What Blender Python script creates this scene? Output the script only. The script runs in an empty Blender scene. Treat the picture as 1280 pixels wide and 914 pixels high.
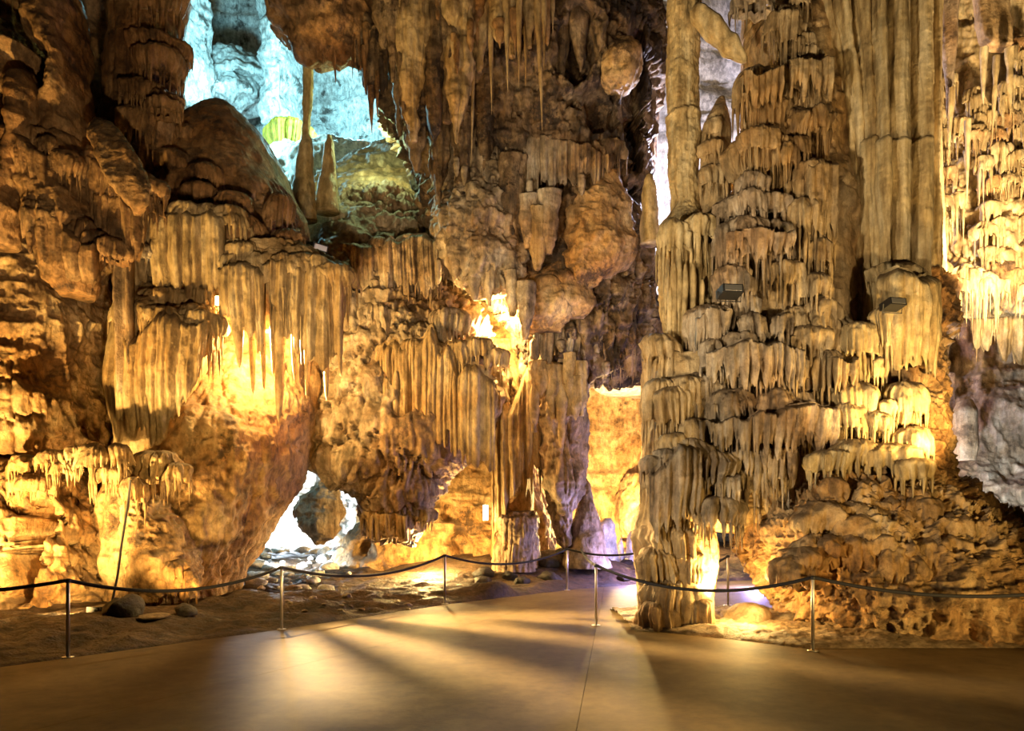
import bpy, math, random
import numpy as np

# ------------------------------------------------------------------ camera, world, exposure
F, HZ, HC = 900.0, 641.0, 1.68          # focal length in pixels (1280 wide), horizon row, eye height
sc = bpy.context.scene
COL = sc.collection
cam_d = bpy.data.cameras.new('camera')
from mathutils import Vector
cam = bpy.data.objects.new('camera', cam_d); COL.objects.link(cam)
cam.location = (0, 0, HC); cam.rotation_euler = (math.pi/2, 0, 0)
cam_d.sensor_fit = 'HORIZONTAL'; cam_d.sensor_width = 36.0
cam_d.lens = F/1280*36.0
cam_d.shift_y = (HZ-457)/1280
cam_d.clip_end = 300
sc.camera = cam
w = bpy.data.worlds.new('world'); sc.world = w; w.use_nodes = True
w.node_tree.nodes['Background'].inputs[0].default_value = (0.9, 0.6, 0.3, 1)
w.node_tree.nodes['Background'].inputs[1].default_value = 0.004
sc.view_settings.view_transform = 'Standard'; sc.view_settings.look = 'None'
sc.view_settings.exposure = 0.52; sc.view_settings.gamma = 1.0
sc.view_settings.use_curve_mapping = False

def P(px, py, Y):
    return ((px-640)/F*Y, Y, HC+(HZ-py)/F*Y)

# ------------------------------------------------------------------ lamps and added fill lights
WARM = (1.0, 0.66, 0.22); AMBER = (1.0, 0.52, 0.12); WHITE = (1.0, 0.93, 0.82); COOL = (0.72, 0.86, 1.0)
CYAN = (0.36, 0.86, 1.0); VIOLET = (0.45, 0.38, 1.0); GREEN = (0.75, 1.0, 0.45)
def lamp(name, loc, col, watts, r=0.08, target=None, cone=None, blend=0.5):
    d = bpy.data.lights.new(name, 'SPOT' if cone else 'POINT')
    d.color = col; d.energy = watts; d.shadow_soft_size = r
    o = bpy.data.objects.new(name, d); COL.objects.link(o); o.location = loc
    if cone:
        d.spot_size = math.radians(cone); d.spot_blend = blend
        from mathutils import Vector
        o.rotation_euler = (Vector(target)-Vector(loc)).to_track_quat('-Z', 'Y').to_euler()
    return o
SOFT = (1.0, .76, .44)
LIGHTS = [
 # name, (px,py,Y), colour, watts, radius, target(px,py,Y), cone
 ('lamp_left_ground',   (104, 768, 10.55), WARM, 1100, .10, (10, 700, 11.2), 140),
 ('lamp_left_wall',     (-160, 790, 9.2),  WARM, 4200, .12, (60, 440, 12), 110),
 ('fill_bulge_low',    (205, 766, 10.8),  WARM, 300, .08, (290, 590, 12.4), 110),  # added spot that brightens the bulge from low down
 ('fill_bulge',     (620, 980, 4.2),   WARM, 1300, .12, (270, 610, 12.4), 30),  # unseen fill spot added to lift the bulge face
 ('lamp_niche_left',    (322, 425, 13.45), WARM, 520, .07, None, None),
 ('lamp_niche_floor',   (318, 418, 13.35), (1.,.70,.32), 12500, .05, (830, 830, 7.8), 60),
 ('lamp_niche_middle',  (618, 405, 17.3),  WARM, 1000, .08, None, None),
 ('lamp_wall_middle',   (566, 585, 17.8),  WARM, 560, .06, None, None),
 ('lamp_wall_foot',     (535, 696, 17.0),  WARM, 700, .10, None, None),
 ('lamp_back_opening',  (772, 640, 22.0),  WARM, 3000, .15, None, None),
 ('lamp_small_column',  (915, 752, 10.1),  WARM, 760, .04, (874, 702, 10.6), 75),
 ('lamp_arch_ground',   (930, 750, 10.2),  WARM, 90, .04, None, None),
 ('lamp_white_passage', (340, 640, 25.0),  COOL, 1300, .20, None, None),
 ('lamp_passage_floor', (340, 690, 18.5),  COOL, 900, .10, (372, 722, 19), 120),
 ('lamp_far_chamber',   (250, 110, 24.0),  CYAN, 3400, .40, None, None),
 ('fill_far_chamber', (440, 140, 27.0), CYAN, 2900, .30, None, None),  # second chamber light, added to brighten the right of its back wall
 ('lamp_far_green',     (470, 170, 17.8),  GREEN, 160, .20, None, None),
 ('lamp_violet_path',   (945, 728, 16.0),  VIOLET, 420, .10, None, None),
 ('lamp_violet_stal',   (790, 700, 17.0),  VIOLET, 140, .10, None, None),
 ('lamp_right_white',   (1195, 640, 13.2), COOL, 520, .10, None, None),
 ('lamp_right_mound',   (1215, 560, 9.2),  WARM, 420, .15, (1100, 440, 10.8), 110),
 ('fill_mound',     (1900, 900, 4.6),  WARM, 700, .15, (1100, 690, 9.4), 50),  # unseen warm fill added for the mound
 ('lamp_right_wall',    (1340, 360, 10.5), SOFT, 2600, .15, (1220, 200, 14), 100),
 ('lamp_gap_blue',      (850, 230, 19.4),  (.75,.74,1.), 1500, .15, None, None),
 ('fill_left',      (-900, 700, 3.2),  (1.,.84,.58), 2900, .20, (900, 290, 11), 60),  # unseen fill spot off to the left, added for general light
 ('fill_upper_left', (250, 1000, 3.6), SOFT, 1500, .15, (230, 190, 13), 44),  # added fill that lifts the boulder and upper left wall
 ('fill_middle',    (300, 900, 3.0),   SOFT, 1600, .20, (640, 190, 16), 58),  # unseen low fill spot added on the camera side
 ('fill_right',     (1900, 760, 4.0),  SOFT, 1150, .20, (1000, 170, 12), 62),  # unseen low fill spot added at the right
]
for n, p, c, wt, r, t, cone in LIGHTS:
    lamp(n, P(*p), c, wt, r, P(*t) if t else None, cone)

# ------------------------------------------------------------------ noise tools
rng = np.random.default_rng(7)
random.seed(7)
T3 = rng.random((64, 64, 64), dtype=np.float32)*2-1
T2 = rng.random((256, 256, 4), dtype=np.float32)
def noise(x, y, z, s=0):
    x = x+s*7.31; y = y+s*3.77; z = z+s*5.13
    xi = np.floor(x); yi = np.floor(y); zi = np.floor(z)
    fx = (x-xi).astype(np.float32); fy = (y-yi).astype(np.float32); fz = (z-zi).astype(np.float32)
    fx = fx*fx*(3-2*fx); fy = fy*fy*(3-2*fy); fz = fz*fz*(3-2*fz)
    x0 = xi.astype(np.int64) & 63; y0 = yi.astype(np.int64) & 63; z0 = zi.astype(np.int64) & 63
    x1 = (x0+1) & 63; y1 = (y0+1) & 63; z1 = (z0+1) & 63
    a = T3[x0,y0,z0]*(1-fx)+T3[x1,y0,z0]*fx; b = T3[x0,y1,z0]*(1-fx)+T3[x1,y1,z0]*fx
    c = T3[x0,y0,z1]*(1-fx)+T3[x1,y0,z1]*fx; d = T3[x0,y1,z1]*(1-fx)+T3[x1,y1,z1]*fx
    return (a*(1-fy)+b*fy)*(1-fz)+(c*(1-fy)+d*fy)*fz
def fbm(x, y, z, o=4, s=0, gain=.5):
    r = 0; a = 1; t = 0
    for i in range(o):
        r = r+a*noise(x, y, z, s+i*1.7); t += a; a *= gain
        x, y, z = 1.6*x+1.2*y, -1.2*x+1.6*y, 2.03*z
    return r/t
def ridged(x, y, z, o=4, s=0):
    r = 0; a = 1; t = 0
    for i in range(o):
        r = r+a*(1-2*np.abs(noise(x, y, z, s+i*1.7))); t += a; a *= .62
        x, y, z = 1.6*x+1.2*y, -1.2*x+1.6*y, 2.03*z
    return r/t
def vor2(x, y, s=0):
    """distance to the nearest jittered point, and that point's random number"""
    xi = np.floor(x).astype(np.int64); yi = np.floor(y).astype(np.int64)
    best = np.full(x.shape, 9., np.float32); rid = np.zeros(x.shape, np.float32)
    for dx in (-1, 0, 1):
        for dy in (-1, 0, 1):
            t = T2[(xi+dx+s*13) & 255, (yi+dy+s*29) & 255]
            d = (xi+dx+t[...,0]-x)**2+(yi+dy+t[...,1]-y)**2
            m = d < best
            best = np.where(m, d, best); rid = np.where(m, t[...,2], rid)
    return np.sqrt(best), rid
def sstep(a, b, x):
    t = np.clip((x-a)/(b-a), 0, 1); return t*t*(3-2*t)
def pchip(xk, yk, x):
    xk = np.asarray(xk, float); yk = np.asarray(yk, float)
    h = np.diff(xk); d = np.diff(yk)/h; m = np.zeros(len(xk))
    m[0] = d[0]; m[-1] = d[-1]
    for i in range(1, len(xk)-1):
        if d[i-1]*d[i] > 0: m[i] = 2*d[i-1]*d[i]/(d[i-1]+d[i])
    k = np.clip(np.searchsorted(xk, x)-1, 0, len(h)-1); t = (x-xk[k])/h[k]
    return ((1+2*t)*(1-t)**2*yk[k]+t*(1-t)**2*h[k]*m[k]+t*t*(3-2*t)*yk[k+1]+t*t*(t-1)*h[k]*m[k+1])

# ------------------------------------------------------------------ materials
def nd(nt, typ, **kw):
    n = nt.nodes.new(typ)
    for k, v in kw.items():
        if k in n.inputs.keys() if isinstance(k, str) else False: n.inputs[k].default_value = v
        else: setattr(n, k, v)
    return n
def rock_mat(name, dark, mid, light, tint=None, rough=.62, bump=.5, streak=.5, stain=.0, fine=1.0, spec=.35, mottle=.55, top_brown=.75, stain_t=.56):
    dark, mid, light = [tuple(c**1.22 for c in q) for q in (dark, mid, light)]
    m = bpy.data.materials.new(name); m.use_nodes = True; nt = m.node_tree; L = nt.links.new
    b = nt.nodes['Principled BSDF']; b.inputs['Roughness'].default_value = rough
    b.inputs['Specular IOR Level'].default_value = spec
    g = nd(nt, 'ShaderNodeNewGeometry')
    mp = nd(nt, 'ShaderNodeMapping'); mp.inputs['Scale'].default_value = (1, 1, .13); L(g.outputs['Position'], mp.inputs[0])
    n1 = nd(nt, 'ShaderNodeTexNoise'); n1.inputs['Scale'].default_value = 1.3; n1.inputs['Detail'].default_value = 9; n1.inputs['Roughness'].default_value = .65
    L(g.outputs['Position'], n1.inputs['Vector'])
    n2 = nd(nt, 'ShaderNodeTexNoise'); n2.inputs['Scale'].default_value = 5.5; n2.inputs['Detail'].default_value = 6; n2.inputs['Roughness'].default_value = .6
    L(mp.outputs[0], n2.inputs['Vector'])
    mx = nd(nt, 'ShaderNodeMix', data_type='FLOAT'); mx.inputs[0].default_value = streak
    L(n1.outputs['Fac'], mx.inputs[2]); L(n2.outputs['Fac'], mx.inputs[3])
    cr = nd(nt, 'ShaderNodeValToRGB'); e = cr.color_ramp.elements
    e[0].position = .33; e[0].color = (*dark, 1); e[1].position = .68; e[1].color = (*light, 1)
    k = e.new(.49); k.color = (*mid, 1)
    L(mx.outputs[0], cr.inputs[0]); col = cr.outputs[0]
    if tint:
        n3 = nd(nt, 'ShaderNodeTexNoise'); n3.inputs['Scale'].default_value = .55; n3.inputs['Detail'].default_value = 5
        L(g.outputs['Position'], n3.inputs['Vector'])
        r3 = nd(nt, 'ShaderNodeMapRange'); r3.inputs[1].default_value = .45; r3.inputs[2].default_value = .62
        L(n3.outputs['Fac'], r3.inputs[0])
        m3 = nd(nt, 'ShaderNodeMix', data_type='RGBA', blend_type='MULTIPLY'); L(r3.outputs[0], m3.inputs[0])
        L(col, m3.inputs[6]); m3.inputs[7].default_value = (*tint, 1); col = m3.outputs[2]
    if stain:
        n4 = nd(nt, 'ShaderNodeTexNoise'); n4.inputs['Scale'].default_value = 1.1; n4.inputs['Detail'].default_value = 10; n4.inputs['Roughness'].default_value = .72
        L(g.outputs['Position'], n4.inputs['Vector'])
        r4 = nd(nt, 'ShaderNodeMapRange'); r4.inputs[1].default_value = stain_t; r4.inputs[2].default_value = stain_t+.06; r4.inputs[4].default_value = stain
        L(n4.outputs['Fac'], r4.inputs[0])
        m4 = nd(nt, 'ShaderNodeMix', data_type='RGBA'); L(r4.outputs[0], m4.inputs[0])
        L(col, m4.inputs[6]); m4.inputs[7].default_value = (.035, .02, .012, 1); col = m4.outputs[2]
    if mottle:
        n5 = nd(nt, 'ShaderNodeTexNoise'); n5.inputs['Scale'].default_value = 6.5; n5.inputs['Detail'].default_value = 7; n5.inputs['Roughness'].default_value = .7
        mp5 = nd(nt, 'ShaderNodeMapping'); mp5.inputs['Scale'].default_value = (1, 1, .6); L(g.outputs['Position'], mp5.inputs[0]); L(mp5.outputs[0], n5.inputs['Vector'])
        r5 = nd(nt, 'ShaderNodeMapRange'); r5.inputs[1].default_value = .38; r5.inputs[2].default_value = .60; r5.inputs[3].default_value = 1-mottle; r5.inputs[4].default_value = 1.12; L(n5.outputs['Fac'], r5.inputs[0])
        m5 = nd(nt, 'ShaderNodeMix', data_type='RGBA', blend_type='MULTIPLY'); m5.inputs[0].default_value = 1
        L(col, m5.inputs[6]); L(r5.outputs[0], m5.inputs[7]); col = m5.outputs[2]
    if top_brown:      # darker brown where the surface faces up
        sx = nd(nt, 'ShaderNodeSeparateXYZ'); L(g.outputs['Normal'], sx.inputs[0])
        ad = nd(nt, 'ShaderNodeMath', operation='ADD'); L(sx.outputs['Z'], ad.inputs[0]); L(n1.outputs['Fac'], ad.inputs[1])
        r6 = nd(nt, 'ShaderNodeMapRange'); r6.inputs[1].default_value = .85; r6.inputs[2].default_value = 1.3; r6.inputs[4].default_value = top_brown; L(ad.outputs[0], r6.inputs[0])
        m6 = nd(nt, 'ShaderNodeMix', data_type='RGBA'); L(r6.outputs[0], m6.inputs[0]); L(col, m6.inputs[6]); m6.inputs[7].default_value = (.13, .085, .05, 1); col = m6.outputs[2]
    L(col, b.inputs['Base Color'])
    # relief
    b1 = nd(nt, 'ShaderNodeTexNoise'); b1.inputs['Scale'].default_value = 9*fine; b1.inputs['Detail'].default_value = 8; b1.inputs['Roughness'].default_value = .68
    L(g.outputs['Position'], b1.inputs['Vector'])
    mp2 = nd(nt, 'ShaderNodeMapping'); mp2.inputs['Scale'].default_value = (1, 1, .08); L(g.outputs['Position'], mp2.inputs[0])
    b2 = nd(nt, 'ShaderNodeTexNoise'); b2.inputs['Scale'].default_value = 22; b2.inputs['Detail'].default_value = 3
    L(mp2.outputs[0], b2.inputs['Vector'])
    bm_ = nd(nt, 'ShaderNodeMix', data_type='FLOAT'); bm_.inputs[0].default_value = streak*.5
    L(b1.outputs['Fac'], bm_.inputs[2]); L(b2.outputs['Fac'], bm_.inputs[3])
    bp = nd(nt, 'ShaderNodeBump'); bp.inputs['Strength'].default_value = bump; bp.inputs['Distance'].default_value = .16
    L(bm_.outputs[0], bp.inputs['Height']); L(bp.outputs[0], b.inputs['Normal'])
    return m
def plain(name, col, rough=.5, metal=0., emit=None, es=1.):
    m = bpy.data.materials.new(name); m.use_nodes = True; nt = m.node_tree; b = nt.nodes['Principled BSDF']
    n = nd(nt, 'ShaderNodeTexNoise'); n.inputs['Scale'].default_value = 30
    mx = nd(nt, 'ShaderNodeMix', data_type='RGBA'); nt.links.new(n.outputs['Fac'], mx.inputs[0])
    mx.inputs[6].default_value = (*[c*.8 for c in col], 1); mx.inputs[7].default_value = (*[min(1, c*1.2) for c in col], 1)
    nt.links.new(mx.outputs[2], b.inputs['Base Color'])
    b.inputs['Roughness'].default_value = rough; b.inputs['Metallic'].default_value = metal
    if emit: b.inputs['Emission Color'].default_value = (*emit, 1); b.inputs['Emission Strength'].default_value = es
    return m
M = dict(
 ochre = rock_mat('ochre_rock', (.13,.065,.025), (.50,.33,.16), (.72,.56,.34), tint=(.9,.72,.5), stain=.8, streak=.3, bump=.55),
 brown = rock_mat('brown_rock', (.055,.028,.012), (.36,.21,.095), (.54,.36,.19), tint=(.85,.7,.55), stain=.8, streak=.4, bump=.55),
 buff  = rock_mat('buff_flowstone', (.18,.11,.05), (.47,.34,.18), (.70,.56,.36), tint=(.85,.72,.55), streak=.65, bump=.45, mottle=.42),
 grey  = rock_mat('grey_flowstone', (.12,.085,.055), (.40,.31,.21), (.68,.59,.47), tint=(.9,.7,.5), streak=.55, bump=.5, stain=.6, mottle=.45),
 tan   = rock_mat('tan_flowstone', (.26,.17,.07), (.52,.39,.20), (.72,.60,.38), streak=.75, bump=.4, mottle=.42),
 pale  = rock_mat('pale_rock', (.42,.38,.33), (.68,.64,.58), (.85,.82,.78), streak=.3, bump=.5, top_brown=0),
 far   = rock_mat('far_wall_rock', (.25,.24,.22), (.62,.62,.60), (.84,.84,.82), streak=.4, bump=.7, stain=.85, top_brown=.3),
 dirt  = rock_mat('cave_dirt', (.045,.025,.012), (.14,.085,.045), (.24,.16,.09), streak=0, bump=.8, fine=1.5, top_brown=0),
 stone = rock_mat('loose_stone', (.20,.14,.08), (.40,.30,.19), (.58,.47,.33), streak=0, bump=.5, fine=1.5, top_brown=0),
 yellow = rock_mat('yellow_drapery_stone', (.25,.18,.02), (.42,.32,.04), (.55,.45,.08), streak=.8, bump=.3, top_brown=0),
 pleat = rock_mat('pleated_flowstone', (.24,.15,.06), (.52,.39,.20), (.76,.63,.40), streak=.9, bump=.3, mottle=.28, top_brown=0),
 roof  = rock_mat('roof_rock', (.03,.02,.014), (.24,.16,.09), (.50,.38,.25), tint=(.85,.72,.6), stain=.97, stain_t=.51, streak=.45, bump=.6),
 dark  = rock_mat('dark_stone', (.02,.014,.01), (.06,.042,.03), (.11,.08,.055), streak=0, bump=.5, fine=1.5, top_brown=0),
)
# path concrete with scuffs
def concrete():
    m = rock_mat('path_concrete', (.125,.08,.030), (.175,.117,.045), (.215,.148,.062), streak=0, bump=.12, rough=.7, fine=3, spec=.3, mottle=.15, top_brown=0)
    return m
M['path'] = concrete()
M['steel'] = plain('brushed_steel', (.62,.58,.52), .35, .9)
M['rope'] = plain('dark_rope', (.018,.016,.02), .8)
M['black'] = plain('black_metal', (.015,.014,.013), .5)
M['cable'] = plain('black_cable', (.03,.022,.015), .6)
M['glow'] = plain('lamp_glass', (.9,.8,.6), .3, 0, (1.0,.72,.30), 60.)
M['glowdim'] = plain('small_lamp_glass', (.9,.6,.3), .3, 0, (1.0,.55,.15), 12.)

# ------------------------------------------------------------------ mesh tools
def obj(name, me, parent=None, mat=None):
    o = bpy.data.objects.new(name, me); COL.objects.link(o)
    if parent is not None: o.parent = parent
    if mat is not None and not me.materials: me.materials.append(mat)
    return o
def mesh(name, v, f, mat=None, smooth=True):
    me = bpy.data.meshes.new(name)
    v = np.asarray(v, np.float32)
    if isinstance(f, np.ndarray):
        k = f.shape[1]; n = len(f)
        me.vertices.add(len(v)); me.vertices.foreach_set('co', v.ravel())
        me.loops.add(n*k); me.loops.foreach_set('vertex_index', f.astype(np.int32).ravel())
        me.polygons.add(n); me.polygons.foreach_set('loop_start', np.arange(n, dtype=np.int32)*k)
        me.update(calc_edges=True); me.validate()
    else:
        me.from_pydata(v.tolist(), [], f); me.update()
    me.polygons.foreach_set('use_smooth', np.full(len(me.polygons), smooth)); me.update()
    if mat: me.materials.append(mat)
    return me
def tag(o, label=None, cat=None, group=None, kind=None):
    if label: o['label'] = label
    if cat: o['category'] = cat
    if group: o['group'] = group
    if kind: o['kind'] = kind
    return o
def ring_faces(nu, nv):
    i = np.arange(nu); q = []
    a = (np.arange(nv-1)[:,None]*nu+i[None,:]); b = (np.arange(nv-1)[:,None]*nu+((i+1) % nu)[None,:])
    return np.stack([a, b, b+nu, a+nu], -1).reshape(-1, 4)
def grid_faces(nu, nv):
    i = np.arange(nu-1)
    a = (np.arange(nv-1)[:,None]*nu+i[None,:])
    return np.stack([a, a+1, a+1+nu, a+nu], -1).reshape(-1, 4)
def gnormals(V, wrap=True):
    """normals of a (nv,nu,3) grid"""
    du = (np.roll(V, -1, 1)-np.roll(V, 1, 1)) if wrap else np.gradient(V, axis=1)
    dv = np.gradient(V, axis=0)
    n = np.cross(du, dv); l = np.linalg.norm(n, axis=2, keepdims=True); l[l < 1e-9] = 1
    return n/l

def relief(V, seed, lump=None, rough=None, flute=None, tier=None, mask=None, pock=None):
    """outward displacement in metres for points V (nv,nu,3)"""
    x, y, z = V[...,0], V[...,1], V[...,2]
    wx = x+.12*fbm(x*.9, y*.9, z*.7, 2, seed+31); wy = y+.12*fbm(x*.9, y*.9, z*.7, 2, seed+41)
    d = np.zeros(x.shape, np.float32)
    if lump: d = d+lump[1]*fbm(x*lump[0], y*lump[0], z*lump[0], 3, seed)
    if rough: d = d+rough[1]*(ridged(x*rough[0], y*rough[0], z*rough[0]*.8, 4, seed+11)-.2)
    if pock: d = d-pock[1]*sstep(.25, .6, fbm(x*pock[0], y*pock[0], z*pock[0], 3, seed+77))
    if flute or tier:
        mk = mask(x, y, z) if mask else 1.0
        mk = mk*sstep(-.35, .15, fbm(x*.35, y*.35, z*.25, 2, seed+55))
        wd, amp = flute if flute else (.2, 0)
        f1, rid = vor2(wx/wd, wy/wd, seed)
        pipe = np.sqrt(np.clip(1-(f1/.75)**2, 0, 1))
        f2, rid2 = vor2(wx/(wd*.42), wy/(wd*.42), seed+3)
        pipe2 = np.sqrt(np.clip(1-(f2/.75)**2, 0, 1))
        fl = amp*(pipe-.5)+amp*.35*(pipe2-.5)
        if tier:
            per, ta, rag = tier
            ph = z/per+1.3*fbm(x*.6, y*.6, z*.35, 2, seed+5)+rag*rid+rag*.4*rid2
            v = 1-(ph-np.floor(ph))
            prof = np.sqrt(np.clip(1-(1-np.clip(v/.4, 0, 1))**2, 0, 1))*(1-sstep(.93, 1.0, v))
            d = d+mk*(ta*prof+fl*(.35+.65*sstep(.1, .4, v)))
        else:
            d = d+mk*fl
    return d

def smooth_norm(N):
    return N

def loft(name, rows, mat, parent=None, n=2.2, res=.03, vres=None, seed=0, back=.12, tilt=0., dents=(), **rl):
    """closed body from stacked cross-sections (row, left, right, front distance, depth)"""
    R = np.array(rows, float); py = R[:,0]
    q = np.linspace(py[0], py[-1], 500)
    xl, xr, yf, dp = [pchip(py, R[:,k], q) for k in (1, 2, 3, 4)]
    z = HC+(HZ-q)/F*yf
    yc = yf+dp/2
    cx = ((xl+xr)/2-640)/F*yc; a = np.maximum((xr-xl)/2/F*yc, .004); b = np.maximum(dp/2, .004)
    seg = np.sqrt(np.diff(z)**2+np.maximum(np.diff(yf)**2, np.maximum(np.diff(cx-a)**2, np.diff(cx+a)**2)))
    s = np.concatenate([[0], np.cumsum(seg)])
    nv = max(8, int(s[-1]/(vres or res)))
    t = np.linspace(0, s[-1], nv)
    z, yc, cx, a, b = [np.interp(t, s, k) for k in (z, yc, cx, a, b)]
    per = math.pi*max((a+b).max()*.5, .05)
    nf = max(14, int(per*1.12/res)); nb = max(6, int(nf*back))
    th = np.concatenate([np.linspace(-1.85, 1.85, nf), np.linspace(1.85, 2*math.pi-1.85, nb+2)[1:-1]])
    c, sn = np.cos(th), np.sin(th)
    ex = 2/n
    ux = np.sign(sn)*np.abs(sn)**ex; uy = -np.sign(c)*np.abs(c)**ex
    V = np.stack([cx[:,None]+a[:,None]*ux, yc[:,None]+b[:,None]*uy, np.repeat(z[:,None], len(th), 1)], -1)
    if tilt: V[...,2] += tilt*np.maximum(V[...,1]-(yc-b)[:,None], 0)
    N = gnormals(V)
    # outward
    if np.mean((N[...,0]*ux+N[...,1]*uy)) < 0: N = -N
    if rl:
        V = V+N*relief(V, seed, **rl)[...,None]
    for (dpx, dpy, dw, dh, dd) in dents:      # hollows worn into the rock
        yl = np.interp(dpy, [R[0,0], R[-1,0]], [R[0,3], R[-1,3]])
        qx = (V[...,0]-(dpx-640)/F*yl)/(dw/2/F*yl); qz = (V[...,2]-(HC+(HZ-dpy)/F*yl))/(dh/2/F*yl)
        qr = np.sqrt(qx*qx+qz*qz)+.35*noise(V[...,0]*3, V[...,1]*3, V[...,2]*3, 8)
        V = V+np.array([0, 1., 0])*(dd*(1-sstep(.55, 1.05, qr))*(uy < 0))[...,None]
    nu = len(th)
    f = ring_faces(nu, nv)
    vv = V.reshape(-1, 3)
    top = V[0].mean(0); bot = V[-1].mean(0)
    vv = np.concatenate([vv, [top, bot]])
    i = np.arange(nu); it, ib = nv*nu, nv*nu+1
    ft = np.stack([np.full(nu, it), (i+1) % nu, i, i], -1); fb = np.stack([np.full(nu, ib), (nv-1)*nu+i, (nv-1)*nu+(i+1) % nu, (nv-1)*nu+(i+1) % nu], -1)
    faces = [tuple(q) for q in []]
    me = bpy.data.meshes.new(name)
    nq = len(f); nt_ = 2*nu
    tri = np.concatenate([ft[:,:3], fb[:,:3]])
    me.vertices.add(len(vv)); me.vertices.foreach_set('co', vv.astype(np.float32).ravel())
    me.loops.add(nq*4+nt_*3); me.loops.foreach_set('vertex_index', np.concatenate([f.ravel(), tri.ravel()]).astype(np.int32))
    me.polygons.add(nq+nt_); me.polygons.foreach_set('loop_start', np.concatenate([np.arange(nq)*4, nq*4+np.arange(nt_)*3]).astype(np.int32))
    me.update(calc_edges=True)
    me.polygons.foreach_set('use_smooth', np.ones(nq+nt_, bool)); me.update()
    me.materials.append(mat)
    return obj(name, me, parent)

def drips(P0, L, R, seed, k=5, nv=7):
    """many thin tapering drips as one vertex block: roots P0 (n,3), lengths, radii"""
    n = len(L); t = np.linspace(0, 1, nv)
    r = np.clip(t/.12+.5, 0, 1)*(1-t)**.75
    r[-1] = .02
    th = np.linspace(0, 2*math.pi, k, endpoint=False)
    g = np.random.default_rng(seed)
    wob = g.normal(0, .35, (n, 2))
    x = P0[:,None,None,0]+R[:,None,None]*(r[None,:,None]*np.cos(th)+wob[:,None,None,0]*t[None,:,None])
    y = P0[:,None,None,1]+R[:,None,None]*(r[None,:,None]*np.sin(th)+wob[:,None,None,1]*t[None,:,None])
    z = P0[:,None,None,2]-L[:,None,None]*t[None,:,None]+0*th
    V = np.stack([x, y, z], -1).reshape(-1, 3)
    f = np.flip(ring_faces(k, nv), 1)
    Fc = (f[None]+(np.arange(n)*k*nv)[:,None,None]).reshape(-1, 4)
    return V, Fc
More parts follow.
